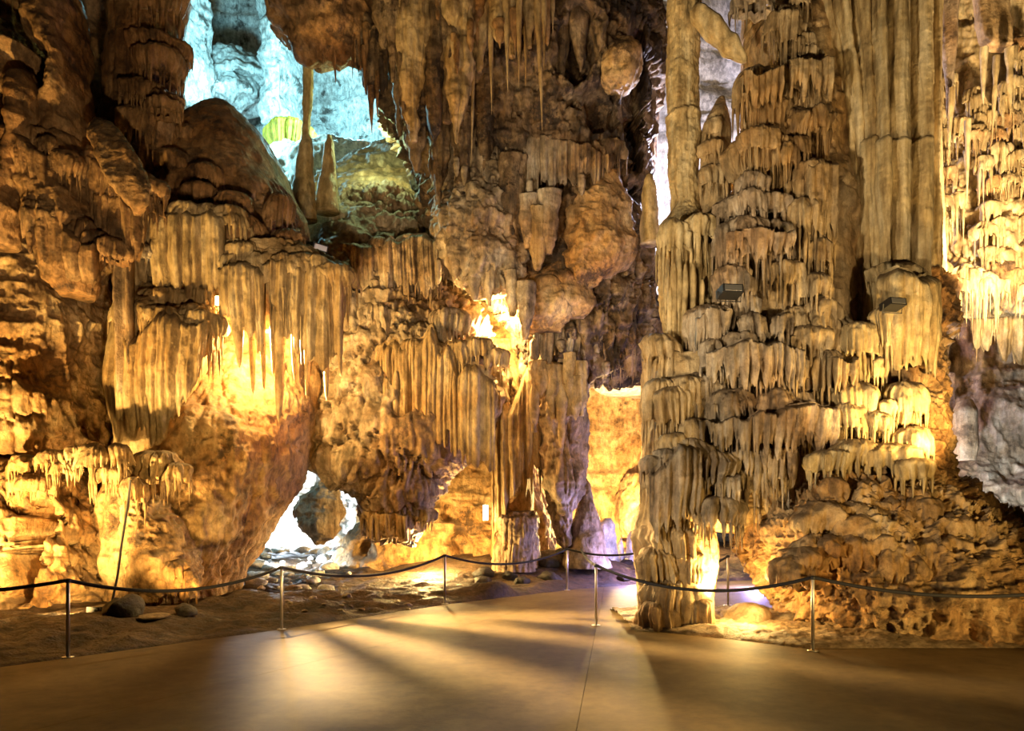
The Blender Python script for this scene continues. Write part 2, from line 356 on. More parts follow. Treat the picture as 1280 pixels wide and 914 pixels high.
def drape(parent, px, py, w, h, Y, mat, name='drapery', dep=.8, cap=.3, fw=.09, fa=.05, flare=.0, rag=.25, seed=None, res=.015, lump=.05, drip=1.0):
    """flowstone hood: rough domed top running over into a fluted skirt with a fringe of drips"""
    seed = random.randrange(200) if seed is None else seed
    x0, y0, z0 = P(px, py, Y); k = Y/F
    a = w*k/2; b = a*dep; H = h*k
    arc = 2*(a+b)*1.1
    nf = max(30, int(arc/res)); nb = 6
    th = np.concatenate([np.linspace(-1.8, 1.8, nf), np.linspace(1.8, 2*math.pi-1.8, nb+2)[1:-1]])
    hood = .50 if drip else 1.0
    capH = min(H*cap, a*.8)
    ncap = max(8, int((a+capH)*.8/.028)); nsk = max(6, int((H*hood-capH)/.03))
    c, s = np.cos(th), np.sin(th)
    sx = a*s; sy = -b*c
    u1 = th*(a+b)*.5
    f1, rid = vor2(u1/fw+seed*.77, u1*0+seed*1.3, seed)
    f2, rid2 = vor2(u1/(fw*.45)+seed*.37, u1*0+seed*2.3, seed+5)
    pipe = np.sqrt(np.clip(1-(f1/.62)**2, 0, 1)); pipe2 = np.sqrt(np.clip(1-(f2/.62)**2, 0, 1))
    amp0 = fa*1.2*(pipe-.7)+fa*.45*(pipe2-.7)
    wv = .30*noise(s*1.3+seed*.9, c*1.3, th*0+seed, 3)+.16*noise(s*2.9+seed, c*2.9, th*0, 9)
    lown = noise(u1*1.9+seed, th*0+.5, th*0+seed*.3, 5)
    lenf = np.clip(hood*(1-rag*(.2+.5*lown+.3*rid**2+.45*(1-pipe)+.3*(1-pipe2))), .15, 1.05)
    lean = random.uniform(-.08, .08); belly = random.uniform(.05, .25)
    rows = []
    for i in range(ncap):
        t = (i+.15)/ncap*math.pi/2
        rr = math.sin(t)**.85; zz = -(1-math.cos(t))*capH
        r_ = rr*(1+wv*rr)
        amp = amp0*(i/ncap)**1.2
        rows.append(np.stack([sx*r_+s*amp, sy*r_-c*amp, zz*(1+.5*lown)], -1))
    for i in range(1, nsk+1):
        t = i/nsk
        zz = -capH*(1+.5*lown)-(H-capH)*t*lenf
        tap = 1+flare*t-belly*t*t
        amp = amp0*(1+.8*t)
        r_ = (1+wv)*tap
        rows.append(np.stack([sx*r_+s*amp+lean*zz, sy*r_-c*amp, zz], -1))
    last = rows[-1]; nr = len(rows)
    for kk, up in ((.86, .02), (.5, .10*H)):
        rows.append(np.stack([last[:,0]*kk, last[:,1]*kk, last[:,2]+up], -1))
    V = np.stack(rows, 0)
    cw = np.where(np.arange(len(rows)) < ncap, 1., .35)[:,None]
    W = V+np.array([x0, y0+b, z0])
    X, Yw, Z = W[...,0], W[...,1], W[...,2]
    d = 1.5*lump*fbm(X*3.1, Yw*3.1, Z*2.2, 3, seed)+.05*(ridged(X*6, Yw*6, Z*4, 3, seed+2)-.2)*cw
    d = d*np.linspace(.6, 1, len(rows))[:,None]
    dirv = np.stack([np.broadcast_to(s, d.shape), np.broadcast_to(-c, d.shape), np.full(d.shape, .5)*cw], -1)
    W = W+dirv*d[...,None]
    nu = len(th); nv = len(rows)
    f = np.flip(ring_faces(nu, nv), 1)
    vv = W.reshape(-1, 3)
    if drip:
        g = np.random.default_rng(seed+17)
        nd_ = max(6, int(arc/.042*drip))
        ii = np.sort(g.integers(int(nf*.06), int(nf*.94), nd_))
        # prefer the ridges of the skirt
        best = [min(nf-1, max(0, i+int(np.argmax(pipe[max(0, i-3):i+4]))-min(3, i))) for i in ii]
        up = max(1, int(nsk*.35))
        P0 = W[nr-1-up, best]
        low = W[nr-1, best]
        P0 = P0*.5+low*.5; P0[:,2] = low[:,2]+.05+.02*g.random(len(best)); P0[:,1] += .02
        rem = z0-H-low[:,2]
        L_ = np.clip(-rem, .06, None)*np.clip(g.lognormal(-.25, .42, len(best)), .25, 1.35)+.06
        R_ = np.clip(g.lognormal(math.log(.022), .36, len(best)), .012, .05)
        dv, df = drips(P0, L_, R_, seed)
        f = np.concatenate([f, df+len(vv)]); vv = np.concatenate([vv, dv])
    return obj(name, mesh(name, vv, f, mat), parent)

def curtain(parent, pts, mat, fw=.13, fa=.11, rag=.45, tip=.22, name='curtain', seed=None, thick=.18, res=.014, sway=.15):
    """fused sheet of flutes along (px, top row, bottom row, distance), ending in ragged tips"""
    seed = random.randrange(200) if seed is None else seed
    A = np.array(pts, float)
    w3 = np.array([P(p[0], p[1], p[3]) for p in A])
    seg = np.concatenate([[0], np.cumsum(np.hypot(np.diff(w3[:,0]), np.diff(w3[:,1])))])
    nu = max(12, int(seg[-1]/res)); u = np.linspace(0, seg[-1], nu)
    px, a, b, Y = [np.interp(u, seg, A[:,k]) for k in range(4)]
    o = u*0
    Y = Y+sway*noise(u*1.1+seed, o, o+.3, 2)
    X = (px-640)/F*Y; zt = HC+(HZ-a)/F*Y; zb = HC+(HZ-b)/F*Y
    H = zt-zb
    zt = zt+.22*H*noise(u*1.7+seed, o+.7, o, 4)+.10*H*noise(u*5+seed, o+.2, o, 6)
    H = zt-zb
    nv = max(10, int(H.max()/.032)); t = np.linspace(0, 1, nv)[:,None]
    zz = zt-H*t
    uu = u[None]+.05*noise(u[None]*.8+0*t, zz*.7, 0*t+seed, 6)
    f1, rid = vor2(uu/fw+seed*.7, uu*0+seed*1.9, seed)
    f2, rid2 = vor2(uu/(fw*.4)+seed*.3, uu*0+seed*2.9, seed+5)
    p1 = np.sqrt(np.clip(1-(f1/.62)**2, 0, 1)); p2 = np.sqrt(np.clip(1-(f2/.62)**2, 0, 1))
    lown = noise(u*.9+seed, o+.2, o+.9, 7)+.5*noise(u*2.7+seed, o+.2, o+.9, 8)
    Lr = np.clip(1-rag*(.35+.55*lown+.55*rid[-1]**1.5), .2, 1.05)
    tl = np.minimum(tip*(1.5-p1[-1]*1.0-p2[-1]*.5), H*.5)
    L = np.clip(H*Lr-tl+.05, .12*H, None)
    z = zt-L*t
    amp = fa*(.35+.65*sstep(0, .25, t))
    d = amp*(p1-.6)+amp*.4*(p2-.6)+.05*fbm(X*3+0*t, Y*3+0*t, z*1.5, 3, seed)+.03*ridged(X*6+0*t, Y*6+0*t, z*3, 2, seed+3)
    d = d-.30*np.clip(1-t/.16, 0, 1)**2
    taper = 1-.75*sstep(.55, 1., t)*(1-.3*p1)
    tx = np.gradient(X); ty = np.gradient(Y); ln = np.hypot(tx, ty); nx, ny = ty/ln, -tx/ln
    if np.mean(ny) > 0: nx, ny = -nx, -ny
    fr = thick*.5*taper+d*taper; bk = -thick*.5*taper
    Fv = np.stack([X+nx*fr, Y+ny*fr, z], -1); Bv = np.stack([X+nx*bk, Y+ny*bk, z], -1)
    # ring: front left->right, back right->left (coarser)
    st = max(1, nu//max(8, nu//4)); Bs = Bv[:, ::-1][:, ::st]
    R = np.concatenate([Fv, Bs], 1)
    f = np.flip(ring_faces(R.shape[1], nv), 1)
    if tx.mean() < 0: f = np.flip(f, 1)
    return obj(name, mesh(name, R.reshape(-1, 3), f, mat), parent)

# shared spikes: unit length downwards, unit radius at the root
def spike_mesh(name, mat, kind, seed, nu=11, nv=26):
    t = np.linspace(0, 1, nv)
    if kind == 'cone': r = (1-t)**.8*(.85+.25*np.array(noise(t*7, t*0+seed, t*0, seed)))
    elif kind == 'pipe': r = (.35+.65*np.clip(t/.14, 0, 1)**.7)*np.where(t < .55, 1-.15*t, (1-.15*.55)*np.sqrt(np.clip(1-((t-.55)/.46)**2, 0, 1))**1.3)*(.9+.16*np.array(noise(t*9, t*0+seed, t*0, seed)))
    else: r = (1-t)**1.4*.9+.10*(1-t)
    r[-1] = .01
    th = np.linspace(0, 2*math.pi, nu, endpoint=False)
    cx = .35*np.array(noise(t*2.1, t*0+3.3, t*0+seed, seed))*t; cy = .35*np.array(noise(t*2.1, t*0+8.3, t*0+seed, seed+4))*t
    V = np.stack([cx[:,None]+r[:,None]*np.cos(th)*(1+.16*np.sin(3*th+seed)), cy[:,None]+r[:,None]*np.sin(th)*(1+.16*np.cos(2*th+seed)), np.repeat(-t[:,None], nu, 1)], -1)
    return mesh(name, V.reshape(-1, 3), np.flip(ring_faces(nu, nv), 1), mat)
SP = {}
def spike(parent, px, py0, py1, wpx, Y, mat, kind='cone', name='stalactite', up=False, sq=1.):
    key = (mat, kind, random.randrange(5))
    if key not in SP: SP[key] = spike_mesh('stalactite', M[mat], kind, key[2]*3+1)
    o = obj(name, SP[key], parent)
    k = Y/F
    o.location = P(px, py1 if up else py0, Y)
    r = wpx*k/2; L = (py1-py0)*k
    o.scale = (r, r*sq, -L if up else L)
    o.rotation_euler = (random.uniform(-.03, .03)+(0 if up else .05), random.uniform(-.035, .035), 0)
    return o
def fringe(parent, pts, n, w, mat, kind='pipe', jit=.35, dy=.15, rag=.3, name='stalactite', hoods=True):
    """row of hanging drips along a line of (px, top row, bottom row, distance)"""
    A = np.array(pts, float); u = np.linspace(0, 1, len(A))
    if kind == 'pipe':
        curtain(parent, pts, M[mat], fw=w*A[0,3]/F*1.1, fa=w*A[0,3]/F*.75, rag=max(.3, rag), tip=.15+.2*rag)
        n = int(n*.35); w = w*.75
        x_, t0 = A[0,0], 0
        while hoods and x_ < A[-1,0] and A[0,3] < 17.4:
            ww = random.uniform(24, 50); t0 = np.interp(x_, A[:,0], u)
            a_, b_, Y_ = [np.interp(t0, u, A[:,k]) for k in (1, 2, 3)]
            drape(parent, x_+ww*.3, a_-random.uniform(4, 16), ww*1.15, min(b_-a_, random.uniform(34, 70)), Y_-.02, M[mat], fw=.08, fa=.05, rag=.7, cap=.5, lump=.1, dep=.7)
            x_ += ww*.62
    for i in range(int(n*1.25)):
        t = min(1, max(0, (random.random()+i+random.uniform(-jit, jit))/(n*1.25)))
        px, a, b, Y = [np.interp(t, u, A[:,k]) for k in range(4)]
        h = b-a
        clump = .5+.5*float(noise(np.array(px*.045), np.array(a*.03), np.array(Y)))
        q = random.random()
        b2 = a+h*max(.25, (1-rag*clump*1.2-rag*.5*q**1.5))
        a2 = a+h*(.12+.4*random.random())
        b2 = max(b2, a2+.3*h)
        k = kind if random.random() < .7 else ('cone' if kind == 'pipe' else 'pipe')
        ww = w*min(1.8, max(.4, math.exp(random.gauss(-.15, .42))))
        spike(parent, px+random.uniform(-2, 2), a2, b2, ww, Y+random.uniform(-dy, dy), mat, k, name)

def empty(name, loc=(0, 0, 0)):
    o = bpy.data.objects.new(name, None); COL.objects.link(o); o.location = loc; o.empty_display_size = .2
    return o
def tube_mesh(name, pts, r, mat, k=6):
    p = np.array(pts, float); n = len(p)
    t = np.gradient(p, axis=0); t /= np.linalg.norm(t, axis=1, keepdims=True)
    upv = np.where(np.abs(t[:,2:3]) > .9, np.array([[1., 0, 0]]), np.array([[0, 0, 1.]]))
    a = np.cross(t, upv); a /= np.linalg.norm(a, axis=1, keepdims=True); b = np.cross(t, a)
    th = np.linspace(0, 2*math.pi, k, endpoint=False)
    V = p[:,None]+r*(a[:,None]*np.cos(th)[None,:,None]+b[:,None]*np.sin(th)[None,:,None])
    f = [list(map(int, q)) for q in ring_faces(k, n)]+[list(range(k)), [(n-1)*k+i for i in range(k)][::-1]]
    return mesh(name, V.reshape(-1, 3), f, mat)
def box_mesh(name, sx, sy, sz, mat, bev=.006):
    import bmesh
    bm = bmesh.new(); bmesh.ops.create_cube(bm, size=1)
    for v in bm.verts: v.co.x *= sx; v.co.y *= sy; v.co.z *= sz
    bmesh.ops.bevel(bm, geom=bm.edges[:], offset=bev, segments=2, affect='EDGES')
    me = bpy.data.meshes.new(name); bm.to_mesh(me); bm.free(); me.materials.append(mat); return me
def lathe_mesh(name, prof, mat, k=16):
    th = np.linspace(0, 2*math.pi, k, endpoint=False); pr = np.array(prof)
    V = np.stack([pr[:,:1]*np.cos(th), pr[:,:1]*np.sin(th), np.repeat(pr[:,1:], k, 1)], -1)
    f = [list(map(int, q)) for q in ring_faces(k, len(pr))]+[list(range(k))[::-1], [(len(pr)-1)*k+i for i in range(k)]]
    return mesh(name, V.reshape(-1, 3), f, mat, True)
def rock_mesh(seed, mat, sub=3):
    import bmesh
    bm = bmesh.new(); bmesh.ops.create_icosphere(bm, subdivisions=sub, radius=1)
    V = np.array([v.co[:] for v in bm.verts]); F_ = [[v.index for v in f.verts] for f in bm.faces]; bm.free()
    d = 1+.45*fbm(V[:,0]*1.1, V[:,1]*1.1, V[:,2]*1.1, 3, seed+60)+.12*ridged(V[:,0]*2.5, V[:,1]*2.5, V[:,2]*2.5, 2, seed)
    V = V*d[:,None]*np.array([1, .8, .6]); V[:,2] = np.maximum(V[:,2], -.35)
    return mesh('rock', V, F_, mat)

# ================================================================== SETTING
# ground height away from the path
def ground_z(x, y):
    left = sstep(0, 3.0, (y-path_edge_y(x)))              # beyond the left/back kerb of the path
    return left
EDGE = [(-200, 858), (0, 834), (85, 823), (352, 787), (556, 756), (709, 738), (800, 730), (1000, 724)]
def gp(px, py): Y = F*HC/(py-HZ); return ((px-640)/F*Y, Y)
ex = np.array([gp(*e) for e in EDGE])
def path_edge_y(x): return np.interp(x, ex[:,0], ex[:,1])
def terrain():
    xs = np.linspace(-24, 16, 420); ys = np.concatenate([np.linspace(4, 24, 420), np.linspace(24.1, 44, 80)])
    X, Y = np.meshgrid(xs, ys)
    d = Y-path_edge_y(X)
    side = sstep(0, .25, d)
    nz = .12*fbm(X*.8, Y*.8, X*0, 3, 4)+.10*ridged(X*2.0, Y*2.0, X*0, 5, 9)
    Z = -.06+side*(.07+.10*sstep(.2, 3, d)+nz*sstep(0, .8, d))
    for hx, hy, hh, a_, b_ in [(-.15,14.35,.30,.85,.30), (1.5,18.2,.45,1.6,.7), (-4.6,12.6,.18,.6,.5), (-3.2,12.1,.12,.5,.3)]:
        Z += side*hh*np.exp(-(((X-hx)/a_)**2+((Y-hy)/b_)**2))
    # bank of earth in front of the middle wall
    Z += side*.30*np.exp(-(((X+.6)/2.2)**2+((Y-18.4)/1.5)**2))
    Z += side*.25*sstep(17, 21, Y)
    V = np.stack([X, Y, Z], -1)
    return mesh('floor', V.reshape(-1, 3), grid_faces(len(xs), len(ys)), M['dirt'])
floor = tag(obj('floor', terrain()), kind='structure', label='rough brown earth floor of the cave beside the path')
# concrete path slab, 6 cm above the earth, in two pours
def path_slab():
    up = [gp(*e) for e in EDGE]
    right = [gp(1290, 726)]
    poly = [(-14, up[0][1]-1.5)]+up+right+[(14, 18), (14, 2.5), (-14, 2.5)]
    import bmesh
    bm = bmesh.new()
    # fine left edge with a slightly uneven line
    E = []
    for (x0, y0), (x1, y1) in zip(poly[:len(up)], poly[1:len(up)+1]):
        for t in np.linspace(0, 1, 14, endpoint=False):
            x = x0+(x1-x0)*t; y = y0+(y1-y0)*t
            E.append((x, y+.03*float(noise(np.array(x*2.), np.array(y*2.), np.array(0.)))))
    E += poly[len(up):]
    vs = [bm.verts.new((x, y, 0)) for x, y in E]
    f = bm.faces.new(vs)
    r = bmesh.ops.extrude_face_region(bm, geom=[f])
    for g in r['geom']:
        if isinstance(g, bmesh.types.BMVert): g.co.z = -.12
    bmesh.ops.recalc_face_normals(bm, faces=bm.faces[:])
    cuts = [(gp(745,786), gp(722,905)), (gp(360,835), gp(660,762))]
    out = []
    def piece(side):
        b2 = bm.copy()
        for (p, q), sd in zip(cuts, side):
            n_ = Vector((q[1]-p[1], p[0]-q[0], 0)).normalized()*sd
            g_ = b2.verts[:]+b2.edges[:]+b2.faces[:]
            r_ = bmesh.ops.bisect_plane(b2, geom=g_, plane_co=Vector((*p, 0))+n_*.0025, plane_no=n_, clear_inner=True)
            ed = [e for e in r_['geom_cut'] if isinstance(e, bmesh.types.BMEdge)]
            if ed: bmesh.ops.contextual_create(b2, geom=ed)
        me = bpy.data.meshes.new('slab'); b2.to_mesh(me); b2.free(); me.materials.append(M['path'])
        return me
    return [m_ for m_ in (piece((a_, b_)) for a_ in (1, -1) for b_ in (1, -1)) if len(m_.polygons)]
for m_ in path_slab(): obj('slab', m_, floor)

def heap():
    out = [gp(*q) for q in [(806,790),(850,794),(895,799),(950,805),(1012,813),(1100,812),(1300,812)]]
    xs = np.linspace(1.7, 7.5, 180); ys = np.linspace(8.3, 13.2, 150); X, Y = np.meshgrid(xs, ys)
    ye = np.interp(X, [o_[0] for o_ in out], [o_[1] for o_ in out])
    d = Y-ye
    Z = -.03+.06*sstep(0, .2, d)+sstep(0, .5, d)*(.07*fbm(X*2, Y*2, X*0, 3, 4)+.05*ridged(X*5, Y*5, X*0, 3, 2)+.04)
    Z = np.where(Y > 12.2, Z-.3*(Y-12.2), Z)
    return mesh('floor_earth', np.stack([X, Y, Z], -1).reshape(-1, 3), grid_faces(180, 150), M['stone'])
tag(obj('floor_earth', heap(), floor))
# ---- left wall
wl = loft('wall_left', [(-120,-200,120,13.2,6), (0,-200,108,13.0,6), (90,-200,150,12.8,6), (160,-200,182,12.6,6), (230,-200,176,12.4,6), (300,-200,165,12.3,6),
   (400,-200,165,12.1,6), (500,-200,165,11.9,6), (545,-200,160,11.9,6), (575,-200,150,12.15,6), (605,-200,165,11.8,6), (660,-200,170,11.5,6), (720,-200,165,11.3,6), (760,-200,160,11.15,6), (810,-200,160,11.0,6)],
   M['ochre'], n=3, res=.024, dents=[(60,566,190,26,.55), (4,690,34,130,1.2), (140,400,22,230,.6), (112,70,40,120,1.0), (40,70,40,40,.5)], seed=3, lump=(.55,.5), rough=(1.5,.24), flute=(.16,.10), tier=(.8,.20,.45), pock=(1.6,.12))
tag(wl, kind='structure', label='lumpy ochre cave wall at the left with dark stains')
# lower bulge of the left wall
bulge = loft('wall_left_bulge', [(320,150,420,14.6,4), (400,180,415,14.4,4), (450,205,405,14.1,4), (500,190,392,13.3,4), (560,165,378,12.7,4), (610,150,358,12.5,4), (650,140,332,12.4,3.6), (700,140,306,12.3,3.2), (740,160,288,12.3,3), (775,170,284,12.4,3)],
   M['ochre'], n=2.3, res=.03, seed=8, lump=(.8,.25), rough=(1.6,.15), pock=(2.0,.10), flute=(.2,.07))
tag(bulge, kind='structure', label='overhanging bulge of ochre rock lit from behind a stalactite curtain')
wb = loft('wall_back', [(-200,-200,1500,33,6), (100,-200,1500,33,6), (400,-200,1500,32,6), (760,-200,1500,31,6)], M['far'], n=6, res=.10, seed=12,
   lump=(.25,1.6), rough=(.5,.7), flute=(.5,.3))
tag(wb, kind='structure', label='distant cave wall seen through the openings')


# ---- rock masses of the back and middle (all closed bodies, set at their own distance)
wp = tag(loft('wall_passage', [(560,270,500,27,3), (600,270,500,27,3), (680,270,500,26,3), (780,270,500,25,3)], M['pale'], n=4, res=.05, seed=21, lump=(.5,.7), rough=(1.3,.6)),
   kind='structure', label='white rock at the end of the low passage')
tag(loft('wall_passage_pendant', [(560,404,428,23.4,.9), (600,398,426,23.3,.9), (622,384,424,23.0,1.0), (634,374,426,22.8,1.1), (646,370,426,22.7,1.2), (658,378,416,22.6,1.1), (672,388,410,22.7,.9), (682,394,402,22.8,.4)], M['grey'], wp, n=2.0, res=.035, seed=22, tilt=.15, lump=(1.,.22), rough=(1.6,.24)))
tag(loft('wall_opening', [(430,640,860,26,3), (560,640,860,26,3), (640,640,860,25.5,3), (720,640,860,25,3)], M['ochre'], n=4, res=.08, seed=25, lump=(.4,.6), rough=(1.0,.3)),
   kind='structure', label='brightly lit ochre rock behind the tall opening')
tag(loft('wall_gap', [(-150,700,1200,23,3), (200,700,1200,23,3), (330,700,1200,22.5,3), (480,760,1200,22.5,3)], M['pale'], n=4, res=.10, seed=27, lump=(.4,.7), rough=(.9,.4)),
   kind='structure', label='rock glimpsed between the slender columns')
tag(loft('wall_gap_shade', [(-160,760,823,18.6,1.4), (100,762,822,18.6,1.4), (260,770,818,18.6,1.4), (420,770,815,18.6,1.4)], M['roof'], n=3, res=.05, seed=29, lump=(1,.15), rough=(2,.1)), kind='structure', label='rock added to darken the crevice left of the slender column')  # added rock mass, its unlit face keeps the crevice black
wi = tag(loft('wall_middle_foot', [(545,545,680,19.6,2), (590,520,680,19.3,2.4), (632,478,685,19.0,2.6), (664,446,690,18.8,3), (700,424,690,18.6,3), (730,416,690,18.5,3)], M['ochre'], n=3, res=.035, dents=[(576,690,34,60,.7), (560,640,20,30,.4), (455,690,30,30,.4)], seed=31, lump=(.7,.3), rough=(1.5,.15), flute=(.25,.08)),
   kind='structure', label='yellow lit foot of the middle wall')
# middle wall with the hanging apron
wm = loft('wall_middle', [(235,395,520,18.5,3), (262,385,548,17.4,4), (300,378,552,16.8,4.5), (350,374,560,16.4,5), (400,370,592,16.1,5), (450,368,606,15.9,5), (500,366,622,15.8,5), (555,368,598,15.7,4.4),
   (575,386,574,15.7,3.6), (592,430,558,15.8,2.8), (618,474,538,15.9,2.2), (656,474,520,16.2,1.6), (680,478,504,16.4,1.0)], M['grey'], n=2.4, res=.03, tilt=.25, dents=[(515,520,30,26,.4), (555,320,24,70,.8)], seed=35, lump=(.7,.35), rough=(1.5,.25), flute=(.16,.12), tier=(.9,.25,.45), pock=(1.4,.12))
tag(wm, kind='structure', label='grey brown middle wall hanging over the earth bank')
nb = tag(loft('wall_niche', [(300,530,700,20,2), (400,540,700,19.6,2), (480,560,700,19.2,2), (560,590,700,19.2,2)], M['ochre'], n=4, res=.05, seed=37, lump=(.6,.3), rough=(1.4,.15), flute=(.22,.1)),
   kind='structure', label='rock at the back of the lamp niche')
# hanging mass overhead
ce = loft('ceiling', [(-160,440,800,15.4,7), (0,472,798,15.6,6.5), (90,500,794,15.8,6), (160,528,790,16.0,6), (230,542,790,16.1,6), (300,552,794,16.3,5.5), (345,582,800,16.5,5), (385,636,804,16.8,4), (430,650,804,17.0,3.4), (462,662,800,17.3,2.6), (478,700,796,17.8,1.6)],
   M['roof'], n=2.6, res=.03, tilt=.35, dents=[(715,90,50,110,.7), (750,150,70,60,.7), (560,240,30,60,.5), (790,120,40,220,.9)], seed=41, lump=(.6,.55), rough=(1.4,.32), flute=(.18,.14), tier=(1.1,.28,.45), pock=(1.2,.18))
tag(ce, kind='structure', label='brown rock mass hanging from the cave roof')
c2 = loft('ceiling_front', [(-160,320,520,14.6,4), (-20,338,500,14.8,4), (25,352,490,15.0,3.5), (52,366,484,15.2,3), (72,384,478,15.4,2.2), (84,410,466,15.8,1.2)], M['brown'], n=2.4, res=.035, tilt=.75, seed=43, lump=(1.,.3), rough=(2.2,.18))
tag(c2, kind='structure', label='brown roof lump fringed with stalactites above the blue lit chamber')
wu = tag(loft('wall_left_upper', [(-150,-300,205,14.9,2.4), (60,-300,205,14.9,2.4), (200,-300,225,14.9,2.4), (330,-300,255,14.8,2.4), (420,-300,290,14.8,2.4)], M['brown'], n=3.5, res=.06, seed=45, lump=(.5,.5), rough=(1.2,.3)),
   kind='structure', label='dark recess of the upper left wall')
wr = tag(loft('wall_right', [(-150,1080,1550,16.5,6), (200,1080,1550,16.4,6), (400,1090,1550,16.2,6), (560,1100,1550,15.6,6), (650,1110,1550,14.6,6), (760,1110,1550,13.6,6)], M['grey'], n=4, res=.04, dents=[(1246,455,34,90,1.5), (1206,530,54,110,.9), (1180,420,30,40,.5), (1275,420,24,70,.8)], seed=47, lump=(.5,.5), rough=(1.3,.25), flute=(.25,.12)),
   kind='structure', label='grey cave wall at the right')
wx = loft('wall_right_overhang', [(-150,1100,1500,14.6,4), (120,1140,1500,14.3,4), (250,1140,1500,13.9,4), (330,1146,1500,13.7,4), (362,1156,1500,13.9,3), (380,1176,1500,14.4,2)], M['tan'], n=4, res=.03, seed=49, lump=(.7,.3), rough=(1.8,.18), flute=(.17,.14), tier=(.9,.25,.4), tilt=.35)
tag(wx, kind='structure', label='yellow lit right wall hung with small stalactites')
# closing roof and near side walls, out of the picture
def slab(name, x0, x1, y0, y1, z0, z1, label):
    v = [(x, y, z) for z in (z0, z1) for y in (y0, y1) for x in (x0, x1)]
    f = [(0,2,3,1), (4,5,7,6), (0,1,5,4), (2,6,7,3), (0,4,6,2), (1,3,7,5)]
    return tag(obj(name, mesh(name, v, f, M['brown'], False)), kind='structure', label=label)
slab('ceiling_roof', -26, 26, -6, 44, 29, 30, 'cave roof above the picture')

# ================================================================== FORMATIONS
def thing(name, label, cat, px, py, Y, group=None):
    return tag(empty(name, (0, 0, 0)), label, cat, group)

# ---- upper left
t = thing('ringed_column', 'brown column with stacked drapery rings in the upper left corner', 'column', 185, 165, 14)
loft('shaft', [(-120,146,226,13.4,1.5), (0,146,224,13.4,1.5), (55,140,222,13.4,1.5), (110,138,216,13.4,1.5), (140,134,220,13.4,1.7), (175,130,214,13.4,1.8), (230,130,210,13.4,1.8)], M['brown'], t, res=.03, seed=51, lump=(1.2,.1), rough=(2.5,.06), flute=(.1,.05))
for a in [(185,-40,82,84,13.3), (184,28,80,50,13.25), (180,48,84,66,13.2), (165,88,62,50,13.05), (190,104,56,44,13.1), (196,116,46,34,13.0), (160,125,56,60,13.0)]:
    drape(t, *a, M['brown'], fw=.09, fa=.04, cap=.22)
k = thing('cave_shield', 'pinkish brown tilted stone shield leaning out of the left wall', 'shield', 150, 200, 12)
me = loft('plate', [(148,118,130,12.2,.2), (166,114,156,11.95,.22), (198,124,176,11.75,.25), (230,142,187,11.65,.25), (250,158,185,11.65,.22), (266,168,174,11.75,.12)], M['brown'], k, n=3.2, res=.022, seed=53, lump=(1.5,.05), rough=(4,.05))
for i, (x0, x1, y) in enumerate([(118,168,215), (124,180,240), (100,150,205)]):
    fringe(k, [(x0,y-20,y+90,12.2), (x1,y+15,y+85,12.1)], 12, 8, 'brown', 'pipe')
# knobs and lobes of the upper left wall (parts of that wall)
for i, r in enumerate([[(70,-10,40,12.2,1), (40,-10,46,12.0,1.2), (95,-10,40,12.0,1.2), (120,-10,24,12.2,.8)],
    [(-40,40,96,12.5,1.2), (20,48,100,12.2,1.4), (60,74,98,12.1,1.2), (100,72,104,12.1,1.2), (140,64,112,12.2,1.2), (180,56,110,12.2,1.2)],
    [(85,28,46,12.1,.6), (105,22,50,11.9,.8), (128,26,48,11.9,.8), (170,18,40,11.8,.8), (225,10,28,11.8,.6), (240,14,22,11.9,.4)],
    [(180,-20,22,11.9,.6), (215,-20,30,11.7,.8), (260,-20,26,11.7,.8), (300,-20,16,11.8,.6)],
    [(160,40,100,12.1,1), (200,30,110,11.9,1.2), (260,40,125,11.8,1.2), (320,60,120,11.9,1.2), (360,80,110,12.1,.8)]]):
    r = sorted(r)
    loft('rock_lobe', r, M['brown'], wl, res=.03, seed=60+i, lump=(1.5,.12), rough=(2.6,.1))
fringe(wl, [(30,250,330,11.8), (120,300,385,11.8)], 14, 11, 'brown', 'pipe')
fringe(wl, [(0,150,215,12.0), (60,190,260,11.9)], 8, 9, 'brown', 'pipe')
# lower fringe of the dark crevice in the left wall
for cx, top, wd, h in [(18,566,40,40), (52,560,34,30), (84,556,40,34), (112,552,44,52), (140,552,34,64), (70,575,30,30), (30,592,50,36), (128,580,40,44), (160,596,34,60)]:
    drape(wl, cx, top, wd, h, 11.6+random.uniform(-.05, .1), M['ochre'], fw=.09, fa=.06, rag=.6, cap=.4, lump=.1)
loft('rock_lobe', [(612,168,200,12.2,.8), (640,160,222,11.95,1.2), (690,162,240,11.75,1.4), (730,168,246,11.75,1.4), (752,176,236,11.85,1.2), (775,180,225,11.9,1)], M['ochre'], bulge, res=.022, seed=66, lump=(1.3,.2), rough=(3,.14), pock=(3,.08))
for cx, top, wd, h in [(185,560,50,70), (215,575,40,50), (200,700,60,60), (165,690,40,70), (228,716,40,44)]:
    drape(bulge, cx, top, wd, h, 11.9 if top < 650 else 11.65, M['ochre'], fw=.09, fa=.05, rag=.6, cap=.4, lump=.12)

